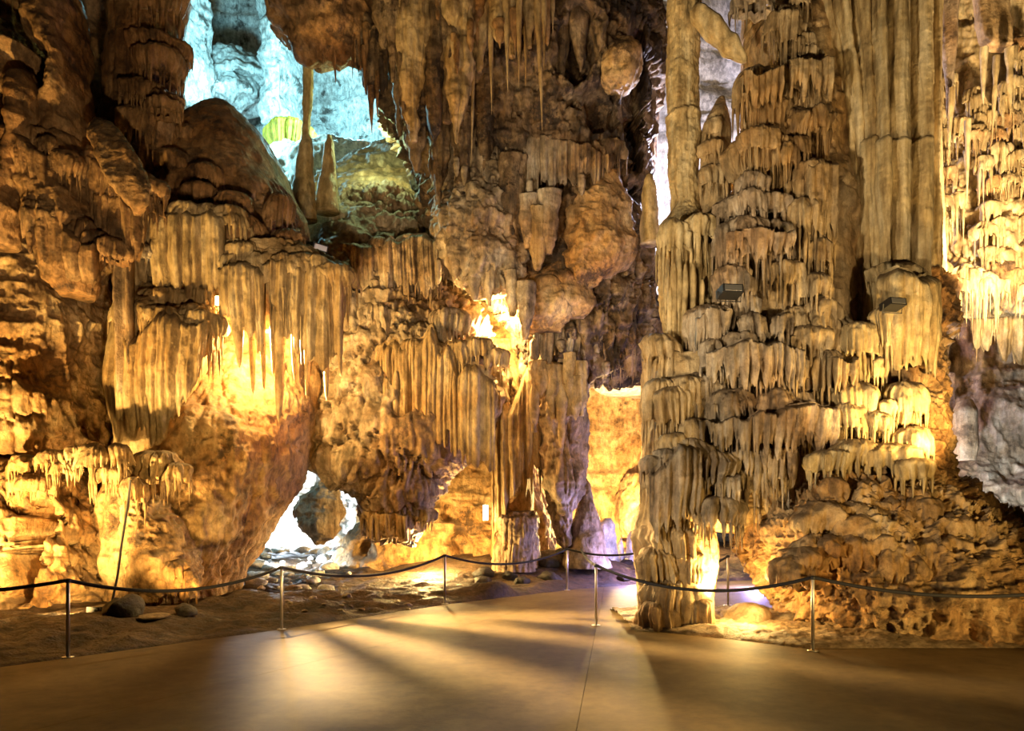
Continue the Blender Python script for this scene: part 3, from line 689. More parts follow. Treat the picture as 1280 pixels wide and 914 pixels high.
# ---- flowstone boulder with its curtains
bo = thing('flowstone_boulder', 'big smooth topped brown boulder running down into fluted curtains left of the blue opening', 'flowstone', 290, 250, 13)
loft('dome', [(122,276,304,15.0,1.6), (130,248,326,14.8,2.2), (155,214,344,14.4,2.8), (192,190,362,14.0,3.4), (240,178,374,13.7,3.8), (300,170,382,13.4,3.8), (345,172,388,13.4,3.4), (390,160,372,13.7,2.4)],
   M['brown'], bo, n=2.2, res=.03, seed=71, lump=(.7,.16), rough=(2.2,.05), tier=(.8,.14,.3), flute=(.12,.07), mask=lambda x, y, z: sstep(9.3, 8.2, z+.35*x+1.9))
for a in [(222,150,48,40,14.1), (205,178,50,60,13.7), (250,196,40,46,13.6), (236,222,60,50,13.35), (282,232,46,60,13.3), (215,246,66,100,13.1), (300,262,56,80,13.0), (345,236,40,66,13.5), (262,250,40,110,13.0), (352,280,46,70,13.1), (330,300,60,90,12.9), (190,258,46,90,13.1)]:
    drape(bo, *a, M['brown'], fw=.10, fa=.06, rag=.35)
fringe(bo, [(168,262,370,13.0), (215,256,378,12.85), (280,262,395,12.85)], 26, 10, 'buff', 'pipe', rag=.25)
t = thing('left_curtain', 'fluted stone curtain bulging under the boulder on the left', 'flowstone curtain', 205, 450, 13)
t.name = 'stalactite_curtain'
loft('core', [(340,158,252,13.3,1.2), (365,150,270,13.0,1.5), (400,146,268,12.85,1.6), (450,142,256,12.8,1.6), (500,142,238,12.75,1.5), (545,148,216,12.7,1.3), (575,150,190,12.7,1)], M['buff'], t, res=.028, seed=75, lump=(1,.12), flute=(.12,.09))
for a in [(200,352,70,60,12.75), (246,352,46,50,12.75), (178,366,60,120,12.65), (225,372,70,110,12.6)]:
    drape(t, *a, M['buff'], fw=.10, fa=.06, rag=.3)
fringe(t, [(146,372,560,12.7), (180,392,590,12.5), (225,400,545,12.5), (262,396,450,12.6)], 34, 9, 'buff', 'pipe', rag=.3)
fringe(t, [(146,300,480,12.6), (165,300,520,12.6)], 7, 7, 'grey', 'pipe', rag=.3)
t = thing('stalactite_curtain', 'row of long stalactites with a lamp glowing behind, below the boulder', 'stalactite curtain', 340, 400, 13)
loft('core', [(300,276,386,13.0,.9), (325,276,430,12.9,.9), (350,290,432,12.9,.7), (385,300,428,13.0,.5), (410,318,424,13.1,.3)], M['buff'], t, n=2.6, res=.028, seed=77, lump=(1,.1), flute=(.12,.10))
for a in [(300,296,50,60,12.75), (345,305,64,70,12.7), (400,318,60,80,12.7)]:
    drape(t, *a, M['buff'], fw=.09, fa=.06, rag=.35)
fringe(t, [(276,320,420,12.8), (300,322,440,12.75), (330,330,450,12.7)], 13, 9, 'buff', 'pipe', rag=.3)
fringe(t, [(340,320,440,12.7), (380,330,470,12.7), (428,335,470,12.7)], 24, 9, 'buff', 'pipe', rag=.2)
for px, b, wd in [(278,425,9), (298,460,16), (315,492,11), (327,488,9), (352,528,17), (366,480,13), (386,498,10), (407,500,11), (420,470,10), (341,470,9)]:
    spike(t, px, 330, b, wd, 12.72, 'buff', 'pipe')
# ---- ledge, columns and stalagmite in front of the blue chamber
t = thing('thin_column', 'thin pale column standing on the ledge before the blue lit chamber', 'column', 380, 240, 17)
loft('shaft', [(50,379,391,16.6,.22), (110,379,390,16.6,.22), (165,377,388,16.6,.22), (180,374,390,16.5,.32), (205,370,391,16.5,.45), (240,366,394,16.4,.5), (270,364,396,16.3,.5)], M['tan'], t, res=.025, seed=81, lump=(3,.04), rough=(5,.02))
t = thing('stalagmite', 'rounded tan stalagmite just right of the thin column', 'stalagmite', 410, 250, 16.5)
loft('body', [(168,409,414,16.9,.12), (176,406,418,16.8,.25), (215,401,419,16.8,.4), (228,397,421,16.7,.5), (260,394,424,16.6,.5)], M['tan'], t, res=.025, seed=83, lump=(3,.04), rough=(5,.02))
gl = tag(loft('wall_ledge', [(178,470,545,21,3), (200,420,560,20,4), (230,385,575,18.6,5), (262,380,580,17.6,5), (290,385,585,17.2,5)], M['grey'], n=2.4, res=.05, seed=85, lump=(.8,.25), rough=(1.5,.18)), kind='structure', label='sloping ledge lit green below the blue chamber')
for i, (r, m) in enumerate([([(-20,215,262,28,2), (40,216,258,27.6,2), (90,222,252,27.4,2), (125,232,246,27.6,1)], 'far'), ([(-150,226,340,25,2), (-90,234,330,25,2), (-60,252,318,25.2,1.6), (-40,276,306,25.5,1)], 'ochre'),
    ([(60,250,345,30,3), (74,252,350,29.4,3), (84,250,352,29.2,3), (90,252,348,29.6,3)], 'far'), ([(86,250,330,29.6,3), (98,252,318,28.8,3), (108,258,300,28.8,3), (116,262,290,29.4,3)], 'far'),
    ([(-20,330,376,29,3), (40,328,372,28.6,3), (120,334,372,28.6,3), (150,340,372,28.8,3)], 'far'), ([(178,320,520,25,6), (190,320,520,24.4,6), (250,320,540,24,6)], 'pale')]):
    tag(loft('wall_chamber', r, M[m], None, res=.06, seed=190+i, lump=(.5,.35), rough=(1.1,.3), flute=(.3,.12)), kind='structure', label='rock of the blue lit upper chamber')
t = thing('yellow_drapery', 'rounded yellow drapery in the blue lit chamber', 'drapery', 355, 160, 27)
drape(t, 352, 140, 64, 42, 28.2, M['yellow'], fw=.16, fa=.12, rag=.1, drip=0)
# ---- ceiling stalactites
for px, b, wd in [(402,82,9), (388,68,8), (418,104,9), (440,98,7), (432,76,8), (455,118,10), (463,168,11), (472,150,9), (478,100,9), (396,76,7), (410,70,8), (447,80,9), (372,62,8), (466,100,13), (458,90,13)]:
    spike(c2, px, b-60, b, wd, 15.3, 'brown', 'cone')
BIG = [(517,178,40), (491,102,20), (534,100,18), (543,184,20), (558,152,28), (571,180,38), (612,141,13), (596,206,12), (671,160,15), (632,112,16), (649,104,13), (659,104,13), (629,52,30), (585,118,30), (505,150,22), (600,90,30), (640,70,26), (662,60,24), (680,90,12), (548,120,30), (480,60,22), (528,130,24), (690,40,14)]
def big_spike(px, b, wd, Y, mat, seed, top=-60):
    h = b-top
    loft('stalactite', [(top,px-wd*.75,px+wd*.75,Y,wd*1.3/F*Y), (top+.35*h,px-wd*.55,px+wd*.55,Y,wd*1.1/F*Y), (top+.62*h,px-wd*.40,px+wd*.40,Y+.05,wd*.8/F*Y), (top+.85*h,px-wd*.2,px+wd*.2,Y+.1,wd*.4/F*Y), (b-1,px-1,px+1,Y+.15,.04)],
         M[mat], ce, res=.026, seed=seed, lump=(1.6,.16*wd/30), rough=(3,.05), flute=(.13,.08*min(1, wd/26)))
for i, (px, b, wd) in enumerate(BIG):
    Y = random.uniform(14.5, 15.2); m = 'buff' if 580 < px < 700 or wd > 34 else 'roof'
    if wd < 18: spike(ce, px, -60, b, wd, Y, m, 'cone')
    else: big_spike(px, b, wd, Y, m, 200+i)
for px, a, b, wd, Y in [(520,60,215,26,15.5), (548,120,260,24,15.6), (578,110,250,22,15.6), (606,90,230,18,15.7), (500,40,170,22,15.6), (632,60,190,20,15.7), (660,100,220,18,15.8), (700,-40,110,24,15.5), (725,-40,90,22,15.5), (640,190,300,24,15.6)]:
    big_spike(px, b, wd, Y, 'roof', px, a)
fringe(c2, [(446,10,110,15.5), (462,20,168,15.4), (484,20,150,15.3)], 8, 10, 'roof', 'pipe', rag=.4)
fringe(ce, [(490,-40,80,15.0), (560,-40,130,15.0), (600,-30,90,15.0), (690,-30,70,15.2)], 46, 12, 'brown', 'cone', dy=.4, rag=.6)
fringe(ce, [(565,150,230,15.7), (610,190,300,15.9), (680,170,280,15.9), (760,180,260,16.0)], 26, 10, 'grey', 'pipe', dy=.2, rag=.6)
# niche fringe and knobs under the hanging mass
fringe(ce, [(560,290,340,16.5), (590,310,368,16.6), (618,325,380,16.7), (645,335,400,16.7), (668,360,450,16.7)], 30, 12, 'grey', 'pipe', rag=.5)
fringe(ce, [(668,400,480,16.8), (700,400,455,16.9), (740,420,480,17.1), (796,430,490,17.2)], 34, 11, 'grey', 'pipe', rag=.6)
for i, r in enumerate([[(335,672,690,16.5,.6), (352,656,712,16.0,1), (385,654,716,15.9,1), (410,664,700,16.2,.8)],
    [(210,722,770,16.2,.8), (245,704,790,15.8,1.2), (300,700,792,15.7,1.2), (345,704,752,15.9,1), (360,712,740,16.1,.5)],
    [(45,755,790,15.8,.6), (62,750,796,15.5,1), (88,756,790,15.5,.9), (105,765,776,15.8,.4)],
    [(330,690,730,16.2,.6), (345,676,742,16.0,.8), (372,676,744,16.0,.8), (392,690,730,16.2,.6)]]):
    loft('rock_lobe', r, M['ochre'], ce, res=.025, seed=90+i, lump=(1.1,.22), rough=(2.6,.12), pock=(2.5,.06))
loft('rock_lobe', [(185,560,630,16.2,.8), (220,550,646,15.9,1.4), (280,552,650,15.7,1.6), (320,562,648,15.75,1.4), (345,586,644,15.9,1.0), (360,606,636,16.1,.5)], M['grey'], ce, res=.024, tilt=.3, seed=94, lump=(1.2,.25), rough=(2.6,.18), flute=(.13,.10), tier=(.8,.15,.5))
for px, a, b, wd, m in [(672,256,338,18,'buff'), (660,240,310,22,'grey'), (686,236,318,18,'grey'), (570,310,350,14,'grey'), (594,320,376,15,'grey'), (612,330,384,12,'grey'), (640,335,396,14,'grey'), (656,350,425,16,'grey'), (606,300,362,18,'grey')]:
    big_spike(px, b, wd, 15.6, m, px+5, a)
# ---- middle wall curtains
for a in [(500,300,70,90,16.3), (470,330,60,80,16.1), (440,320,50,80,16.2), (528,296,46,90,16.2), (465,372,60,110,15.7), (520,395,80,80,15.7), (410,330,50,110,16.0), (555,380,60,60,15.8)]:
    drape(wm, *a, M['grey'], fw=.13, fa=.09, rag=.4)
fringe(wm, [(480,430,560,15.6), (530,430,590,15.5), (580,430,600,15.5), (618,450,600,15.6)], 44, 10, 'buff', 'pipe', rag=.35)
fringe(wm, [(440,310,370,16.1), (500,300,390,16.1), (548,300,380,16.1)], 28, 9, 'grey', 'pipe', rag=.4)
fringe(wm, [(462,630,684,15.9), (510,640,684,15.9)], 14, 8, 'buff', 'pipe', rag=.15)
# ---- column below the niche
t = thing('niche_column', 'tall fluted column below the lamp niche with a pale lilac foot', 'column', 642, 700, 18)
t.name = 'fluted_column'
loft('shaft', [(425,590,650,18.9,1), (450,604,652,18.5,1.1), (480,622,654,18.1,1.2), (520,628,656,17.9,1.2), (570,618,660,17.8,1.3), (640,614,668,17.7,1.4), (710,612,674,17.6,1.5)], M['ochre'], t, res=.03, seed=101, lump=(1.2,.1), flute=(.15,.10))
loft('foot', [(640,622,668,17.35,.8), (650,618,672,17.15,1.1), (668,624,668,17.1,1.1), (690,620,670,17.05,1.2), (716,618,674,17.0,1.3)], M['grey'], t, res=.022, seed=103, lump=(2,.12), rough=(4,.06), flute=(.10,.07))
fringe(t, [(616,500,690,17.5), (640,500,640,17.3), (660,470,640,17.3), (674,470,640,17.4)], 18, 8, 'buff', 'pipe', rag=.15)
# hanging pendant
t = thing('hanging_pendant', 'hanging rock pendant tapering to a point beside the tall bright opening', 'stalactite', 705, 690, 17)
loft('body', [(425,655,752,17.2,1.6), (480,662,730,17.0,1.7), (540,672,727,17.0,1.6), (590,682,725,17.0,1.4), (635,692,719,17.1,1.0), (665,698,716,17.3,.6), (694,704,709,17.5,.2)], M['grey'], t, res=.03, seed=105, lump=(1,.22), rough=(2,.2), flute=(.14,.10))
for px, a, b, wd in [(692,455,524,22), (676,450,500,14), (712,440,520,16), (720,470,525,14), (727,450,520,16), (702,480,560,12), (668,450,540,12)]:
    loft('stalactite', [(a,px-wd*.5,px+wd*.5,16.6,wd*.9/F*16.6), (a+.45*(b-a),px-wd*.42,px+wd*.42,16.55,wd*.8/F*16.6), (a+.8*(b-a),px-wd*.2,px+wd*.2,16.6,wd*.4/F*16.6), (b,px-1,px+1,16.7,.05)], M['buff'], t, res=.025, seed=px, lump=(2,.08), rough=(4,.05), flute=(.1,.05))
# ---- stalagmites at the end of the path
t = thing('stalagmite', 'tall dark conical stalagmite below the bright opening', 'stalagmite', 735, 700, 17.5)
loft('body', [(598,730,734,17.9,.1), (612,727,738,17.7,.35), (640,719,746,17.5,.7), (672,710,754,17.3,1), (712,702,764,17.1,1.3)], M['grey'], t, res=.03, seed=111, lump=(2,.07), rough=(4,.04), tier=(.35,.05,.1))
def small_stal(px, a, b, wd, Y, mat, label, seed):
    t = thing('stalagmite', label, 'stalagmite', px, b, Y)
    loft('body', [(a,px-wd*.12,px+wd*.12,Y+.1,.1), (a+(b-a)*.15,px-wd*.3,px+wd*.3,Y,.25), (a+(b-a)*.5,px-wd*.42,px+wd*.42,Y,.4), (b,px-wd*.55,px+wd*.55,Y,.5)], M[mat], t, res=.03, seed=seed, lump=(3,.06), rough=(5,.03))
small_stal(759, 648, 712, 30, 18.6, 'pale', 'stubby lilac lit stalagmite touching the dark conical one', 113)
small_stal(776, 672, 712, 12, 19.0, 'pale', 'thinnest pale stalagmite at the end of the path', 115)
small_stal(792, 664, 714, 22, 18.8, 'pale', 'lilac stalagmite nearest the short column at the end of the path', 117)
small_stal(812, 218, 300, 22, 16.0, 'tan', 'greenish stalagmite high up in the dark gap left of the slender column', 119)
t = thing('hanging_rock', 'orange brown rock lump hanging at the right of the bright opening', 'rock', 790, 650, 20)
loft('body', [(590,784,840,24.4,2.4), (625,774,838,24.2,2.4), (655,768,830,24.2,2.4), (672,776,812,24.4,2)], M['ochre'], t, res=.04, seed=121, lump=(1,.2), rough=(2,.12))

# ---- slender column, its little neighbour and the broken stalactite
t = thing('slender_column', 'tall slender tan column with a ring joint, flaring into long flutes', 'column', 855, 500, 12)
loft('shaft', [(-120,832,876,12.0,.6), (0,834,874,12.0,.58), (60,836,874,12.0,.55), (131,836,872,12.0,.5), (134,833,875,11.95,.6), (140,835,873,11.97,.55), (200,838,872,12.0,.5), (250,840,872,11.95,.5), (275,832,888,11.75,.9), (310,827,899,11.55,1.1), (370,830,894,11.5,1.0), (430,838,882,11.45,.8), (515,842,876,11.35,.6)], M['tan'], t, res=.018, seed=131, lump=(2,.06), rough=(4,.05), flute=(.10,.08), mask=lambda x, y, z: .25+.75*sstep(6.6, 6.0, z))
fringe(t, [(829,300,385,11.66), (848,290,500,11.5), (868,290,470,11.48), (899,300,375,11.62)], 26, 8, 'tan', 'pipe', dy=.05, rag=.35, hoods=False)
drape(t, 880, 262, 40, 70, 11.3, M['tan'], name='skirt', fw=.07, fa=.05, rag=.6, cap=.4, dep=.5)
drape(t, 846, 268, 44, 90, 11.25, M['tan'], name='skirt', fw=.07, fa=.05, rag=.6, cap=.4, dep=.5)
for px, a, b, wd in [(843,330,500,9), (850,320,515,10), (857,330,505,9), (866,330,470,9), (838,360,480,8), (878,350,440,8)]: spike(t, px, a, b, wd, 11.2, 'tan', 'pipe')
t = thing('short_tiered_column', 'stubby tiered stalagmite standing beside the slender column', 'stalagmite', 893, 250, 11.8)
t.name = 'stalagmite'
loft('body', [(120,898,904,12.3,.15), (140,884,910,12.0,.4), (175,876,912,11.9,.5), (250,876,910,11.8,.5), (275,872,914,11.7,.5)], M['buff'], t, res=.025, seed=135, lump=(2,.05), rough=(3,.05))
for a in [(896,142,32,40,11.85), (894,168,36,40,11.75), (893,200,38,46,11.7)]: drape(t, *a, M['buff'], fw=.06, fa=.03, rag=.3, res=.022)
t = thing('broken_stalactite', 'broken stalactite lying slanted across the gap beside the slender column', 'stalactite', 900, 45, 12)
from mathutils import Vector
me = spike_mesh('body', M['tan'], 'pipe', 5, 20, 40); o = obj('body', me, t)
p0 = Vector(P(866,12,11.9)); p1 = Vector(P(934,76,11.6)); o.location = p0
o.rotation_euler = (p1-p0).to_track_quat('-Z', 'Y').to_euler(); o.scale = (.22, .2, (p1-p0).length)

# ---- great tiered column
TY = lambda py: float(np.interp(py, [-60,150,350,500,640], [11.5,11.2,10.8,10.45,10.2]))
t = thing('tiered_column', 'massive column of stacked grey and tan draperies right of the slender column', 'column', 960, 640, 11)
loft('core', [(-120,945,1050,11.9,2.4), (50,945,1046,11.75,2.4), (150,936,1048,11.6,2.4), (250,908,1050,11.4,2.4), (330,890,1056,11.2,2.4), (400,872,1060,11.05,2.4), (470,850,1062,10.85,2.4), (540,838,1060,10.7,2.4), (600,830,1020,10.6,2.2), (640,846,960,10.6,1.8), (664,850,930,10.8,1.2)],
   M['buff'], t, n=2.5, res=.03, seed=141, lump=(1,.16), rough=(2.2,.10), flute=(.11,.06), tier=(.6,.12,.3))
G, B = 'grey', 'buff'
for cx, top, wd, h, m in [(950,-30,60,60,G), (990,6,34,96,B), (955,66,58,96,B), (1012,58,54,80,B), (954,148,46,68,B), (1012,122,76,78,B), (985,172,42,72,B), (1025,190,46,160,B), (946,206,44,50,G), (950,230,100,70,G), (1012,240,46,110,B),
   (940,262,64,96,G), (978,268,56,90,G), (918,270,40,90,G), (986,318,52,66,B), (924,326,50,60,G), (1030,336,50,60,B), (1036,368,44,70,B), (890,376,46,110,G), (948,384,46,60,G), (984,386,44,66,G), (928,412,42,80,G), (898,418,38,76,G), (975,428,64,70,G),
   (1018,402,48,72,B), (955,440,60,66,G), (1042,436,46,100,B), (925,482,80,90,G), (985,478,110,96,G), (1024,500,50,96,B), (900,490,50,80,G), (952,545,86,80,G), (893,560,64,90,G), (935,584,40,64,G), (972,560,50,70,G), (870,520,50,80,B), (862,466,56,80,B), (850,540,46,110,B), (868,600,60,90,B), (905,618,60,70,G), (1030,290,40,70,B), (1000,440,40,60,B)]:
    drape(t, cx, top, wd, h, TY(top+h*.4)+random.uniform(-.12, .06), M[m], fw=random.uniform(.07,.10), fa=random.uniform(.045,.065), rag=random.uniform(.35,.8), cap=random.uniform(.22,.5), dep=random.uniform(.6,1.1), lump=random.uniform(.05,.10))
for pts in [[(908,290,345,10.85), (950,280,350,10.7), (990,285,345,10.8)], [(882,440,492,10.5), (930,425,505,10.38), (1004,432,495,10.4)], [(875,525,580,10.4), (950,515,585,10.22), (1042,510,590,10.3)],
            [(905,570,622,10.3), (995,560,615,10.3)], [(862,590,648,10.25), (924,590,645,10.2)], [(1008,205,345,11.0), (1044,200,345,11.05)], [(928,95,160,11.15), (974,85,165,11.15)], [(985,75,140,11.2), (1040,75,140,11.2)], [(870,385,480,10.75), (910,385,425,10.7)], [(1042,450,540,10.3), (1070,440,530,10.35)]]:
    fringe(t, pts, 8, 7, G if pts[0][0] < 960 and pts[0][1] > 200 else B, 'pipe', dy=.04, rag=.5, hoods=False)
for i in range(46):
    py = random.uniform(-20, 590); px = random.uniform(np.interp(py, [0,150,250,400,600], [958,952,925,875,842]), np.interp(py, [0,250,400,520,600], [1030,1036,1042,1034,950]))
    wd = random.choice([22, 28, 34, 44, 60, 84]); h = random.uniform(.6, 1.6)*wd+20
    drape(t, px, py, wd, h, TY(py+h*.4)+random.uniform(.02, .22), M[G if px < 985 and py > 200 else B], fw=random.uniform(.05,.09), fa=random.uniform(.04,.07), rag=random.uniform(.4,.9), cap=random.uniform(.2,.5), lump=random.uniform(.05,.11))
# ---- pleated column
t = thing('pleated_column', 'tall column of smooth vertical pleats crossed by one horizontal joint', 'column', 1100, 330, 11.4)
def fold(pts, Y, d, seed, m='pleat'):
    d = d*1.5; Y = Y-.06; pts = [(a_, b_, c_*.93, e_) for a_, b_, c_, e_ in pts]
    loft('pleat', [(py, cx-wd/2, cx+wd/2, Y+dy, d) for py, cx, wd, dy in pts], M[m], t, n=2.0, res=.018, seed=seed, lump=(1.2,.05), rough=(5,.018), flute=(.10,.03))
loft('core', [(-120,1020,1166,12.1,1.4), (150,1040,1164,12.1,1.4), (420,1060,1166,11.8,1.4)], M['tan'], t, n=3, res=.04, seed=150, flute=(.14,.1))
J = lambda y, cx, wd: [(y-2, cx, wd-1, .02), (y+1, cx, wd+3, -.03)]
fold([(-120,1006,16,.1), (0,1026,16,.1), (130,1050,14,.05), (260,1060,13,0), (400,1064,14,-.2)], 11.6, .5, 151)
fold([(-120,1030,20,0), (0,1046,20,0), (150,1064,16,0), (260,1070,14,0), (400,1074,16,-.2)], 11.5, .5, 152)
fold([(-120,1064,24,0), (0,1068,24,0)]+J(172,1076,22)+[(300,1080,22,0), (400,1086,24,-.2)], 11.4, .6, 153)
fold([(-120,1086,18,0), (0,1088,18,0)]+J(172,1092,18)+[(300,1094,18,0), (400,1098,20,-.2)], 11.2, .6, 154)
fold([(-120,1112,38,0), (0,1112,37,0)]+J(173,1112,35)+[(330,1112,36,0), (400,1112,36,-.2)], 11.25, .6, 155)
fold([(-120,1142,28,0), (0,1142,28,0)]+J(171,1141,28)+[(330,1140,28,0), (400,1140,28,-.2)], 11.35, .6, 156)
fold([(-120,1160,14,0), (0,1159,14,0), (172,1158,12,0), (330,1157,14,0), (400,1156,14,0)], 11.5, .5, 157)
# ---- curtains and mound below the pleats
WY = lambda py: float(np.interp(py, [330,470,560,650,740,812], [10.9,10.4,10.05,9.5,9.05,8.8]))
t = thing('flowstone_mound', 'huge lumpy yellow flowstone mound filling the lower right', 'flowstone', 1120, 800, 9)
loft('core', [(340,1075,1160,11.6,2), (400,1060,1164,11.3,2.2), (455,1050,1150,11.0,2.2), (500,1040,1146,10.75,2.4), (560,1006,1146,10.4,2.6), (600,968,1152,10.1,3.0), (640,938,1200,9.85,3.4), (665,932,1252,9.65,3.6), (700,940,1330,9.4,4.0), (740,958,1420,9.2,4.2), (770,985,1480,9.05,4.4), (790,1000,1520,9.0,4.4), (822,1020,1560,8.95,4.4)],
   M['ochre'], t, n=2.4, res=.024, seed=161, lump=(.9,.30), rough=(2.7,.27), flute=(.10,.07), tier=(.6,.08,.6), pock=(2.2,.14))
for cx, top, wd, h, dy in [(1132,322,78,36,0), (1080,398,52,80,-.1), (1112,380,36,95,-.15), (1100,440,40,50,0), (1080,474,56,74,-.05), (1142,472,56,70,-.05), (1105,510,56,46,-.1), (1130,496,70,60,.0), (1066,500,40,60,0), (1150,530,50,60,0), (1080,546,70,60,0), (1126,552,90,60,0), (1150,572,50,50,-.1), (1050,560,60,50,0)]:
    drape(t, cx, top, wd, h, WY(top+h*.4)+dy, M['tan'], fw=random.uniform(.07,.10), fa=.05, rag=random.uniform(.2,.45), cap=random.uniform(.2,.4))
fringe(t, [(1098,338,470,10.75), (1124,336,482,10.55), (1152,336,488,10.55), (1168,342,484,10.8)], 12, 8, 'tan', 'pipe', dy=.05, rag=.3, hoods=False)
for i in range(46):
    px = random.uniform(960, 1290); py = random.uniform(590, 700)
    lim = np.interp(py, [590,650,700,740,780], [985,945,940,970,1000])
    if px < lim+60 or px > np.interp(py, [590,650,700], [1175,1240,1500]): continue
    drape(t, px, py, random.uniform(40,80), random.uniform(34,60), WY(py+20)+.16, M['ochre'], fw=random.uniform(.06,.10), fa=.025, rag=.6, cap=.6, lump=.17, drip=0)
# ---- short column at the path with the lamp at its side
t = thing('short_column', 'short stout column at the path edge with a lamp glowing on its right side', 'column', 848, 790, 10)
loft('core', [(440,810,880,10.9,1.2), (500,808,872,10.7,1.3), (560,808,866,10.5,1.3), (620,806,868,10.3,1.4), (655,796,884,10.4,1.4), (690,797,890,10.35,1.5), (740,804,886,10.3,1.5), (800,806,890,10.3,1.5)], M['buff'], t, n=2.4, res=.026, seed=171, lump=(1.2,.12), rough=(2.5,.06), flute=(.12,.07))
for a in [(828,412,44,60,10.8), (828,470,42,110,10.5), (846,480,48,90,10.35), (822,575,32,70,10.3), (840,560,44,110,10.25)]:
    drape(t, *a, M['buff'], fw=.08, fa=.05, rag=.35)
for a in [(846,652,92,56,10.25), (822,684,50,50,10.22), (866,690,44,44,10.22), (845,722,78,80,10.2), (826,752,50,50,10.18), (872,748,38,60,10.2)]:
    drape(t, *a, M['buff'], fw=.08, fa=.05, rag=.3, drip=0, lump=.08, cap=.45)
fringe(t, [(812,580,680,10.25), (850,560,670,10.2), (872,560,660,10.25)], 16, 8, 'grey', 'pipe', dy=.05)
# ---- right wall stalactites and slabs
for px, a, b, wd, m in [(1186,-60,142,40,'grey'), (1190,110,196,11,'tan'), (1246,70,180,9,'tan'), (1230,60,130,14,'tan'), (1262,60,150,12,'tan'), (1210,150,260,8,'tan'), (1172,150,240,9,'tan')]:
    spike(wx, px, a, b, wd, 12.9, m, 'cone')
k = tag(loft('broken_slab', [(-60,1216,1250,13.4,.3), (0,1220,1258,13.3,.3), (40,1226,1262,13.2,.3), (52,1240,1262,13.2,.3), (57,1252,1258,13.25,.15)], M['buff'], None, n=5, res=.03, seed=181, rough=(4,.02)), 'broken stone slab hanging at the top right corner', 'rock slab')
for i in range(70):
    px = random.uniform(1162, 1300); py = random.uniform(40, 350)
    wd = random.uniform(12, 34); h = random.uniform(26, 70)
    drape(wx, px, py, wd, h, float(np.interp(py, [40,200,350], [13.95,13.6,13.35])), M['tan' if random.random() < .7 else 'ochre'], fw=.07, fa=.05, rag=.8, cap=.5, lump=.1, drip=.8)
fringe(wr, [(1215,370,470,15.2), (1240,370,440,15.2), (1285,370,520,15.0)], 14, 10, 'tan', 'pipe', rag=.6)
t = thing('stalagmite', 'small white stalagmite in the recess at the far right', 'stalagmite', 1205, 560, 14.6)
loft('body', [(500,1200,1212,14.8,.3), (515,1194,1218,14.6,.5), (550,1192,1220,14.6,.5), (575,1196,1216,14.6,.4)], M['grey'], t, res=.03, seed=185, lump=(2,.06))

# ================================================================== ROPE BARRIER
post_me = lathe_mesh('tube', [(.021,0), (.021,.885), (.017,.892)], M['steel'], 14)
plate_me = lathe_mesh('base_plate', [(.065,0), (.065,.008), (.03,.012)], M['steel'], 18)
cap_me = lathe_mesh('cap', [(.03,.868), (.034,.875), (.034,.905), (.026,.914)], M['black'], 14)
POSTS = [(85,822,'first steel rope post from the left, before the yellow lit wall'), (352,787,'second steel rope post from the left, before the white passage'), (556,755,'third steel rope post from the left, before the earth bank'),
   (709,738,'steel rope post farthest along the left kerb, before the dark stalagmite'), (745,782,'steel rope post on the path left of the short column'), (1016,814,'steel rope post before the big right mound'), (910,757,'steel rope post seen through the arch in violet light')]
tops = []
for px, py, lb in POSTS:
    x, y = gp(px, py)
    t = tag(empty('barrier_post', (x, y, 0)), lb, 'post', 'rope barrier posts')
    for nm, me in (('tube', post_me), ('base_plate', plate_me), ('cap', cap_me)): obj(nm, me, t)
    tops.append(np.array([x, y, .895]))
def rope(a, b, sag, label):
    u = np.linspace(0, 1, 30)[:,None]
    p = a*(1-u)+b*u; p[:,2] -= sag*4*(u*(1-u))[:,0]
    tag(obj('barrier_rope', tube_mesh('barrier_rope', p, .022, M['rope'], 8)), label, 'rope', 'barrier ropes')
x, y = gp(-240, 845)
off = np.array([x, y, .895])
x, y = gp(1420, 818); offr = np.array([x, y, .895])
rope(off, tops[0], .10, 'dark rope running out of the picture at the left')
rope(tops[0], tops[1], .22, 'dark rope between the first and second posts on the left')
rope(tops[1], tops[2], .24, 'dark rope in front of the white passage, second to third post')
rope(tops[2], tops[3], .24, 'dark rope in front of the earth bank, third to fourth post')
rope(tops[4], tops[5], .26, 'dark rope passing in front of the short column')
rope(tops[5], offr, .22, 'dark rope in front of the big mound at the right')
x, y = gp(812, 742); h1 = np.array([x, y, .895])
rope(tops[3], h1, .12, 'dark rope from the farthest left post towards the short column')
rope(tops[3]+np.array([.3,0,-.02]), tops[4], .05, 'dark rope joining the post left of the short column to the far barrier')
x, y = gp(800, 770); h2 = np.array([x, y, .895])
rope(h2, tops[6], .22, 'dark rope behind the short column in violet light')

# ================================================================== LOOSE ROCKS
def gz(x, y):
    dg = bpy.context.evaluated_depsgraph_get()
    r = floor.ray_cast((x, y, 5), (0, 0, -1)); return r[1].z if r[0] else 0
DARKR = [rock_mesh(i+9, M['dark']) for i in range(3)]; ROCKS = [rock_mesh(i, M['stone']) for i in range(4)]; RPALE = [rock_mesh(i+5, M['pale']) for i in range(4)]
PLACED = []
def rock(px, py, wpx, pale, label, group=None, sq=1.):
    x, y = gp(px, py); y = min(y, 24.5)
    x = (px-640)/F*y
    z = gz(x, y); s = wpx/2*y/F
    if group and any(math.hypot(x-a, y-b) < (s+c)*1.15 for a, b, c in PLACED): return None
    PLACED.append((x, y, s))
    o = obj('rock', random.choice({True: RPALE, False: ROCKS, 'dark': DARKR}[pale]))
    s = wpx/2*y/F
    o.location = (x, y, z+s*.12); o.scale = (s, s, s*sq); o.rotation_euler = (0, 0, random.uniform(0, 6.28))
    return tag(o, label, 'rock', group)
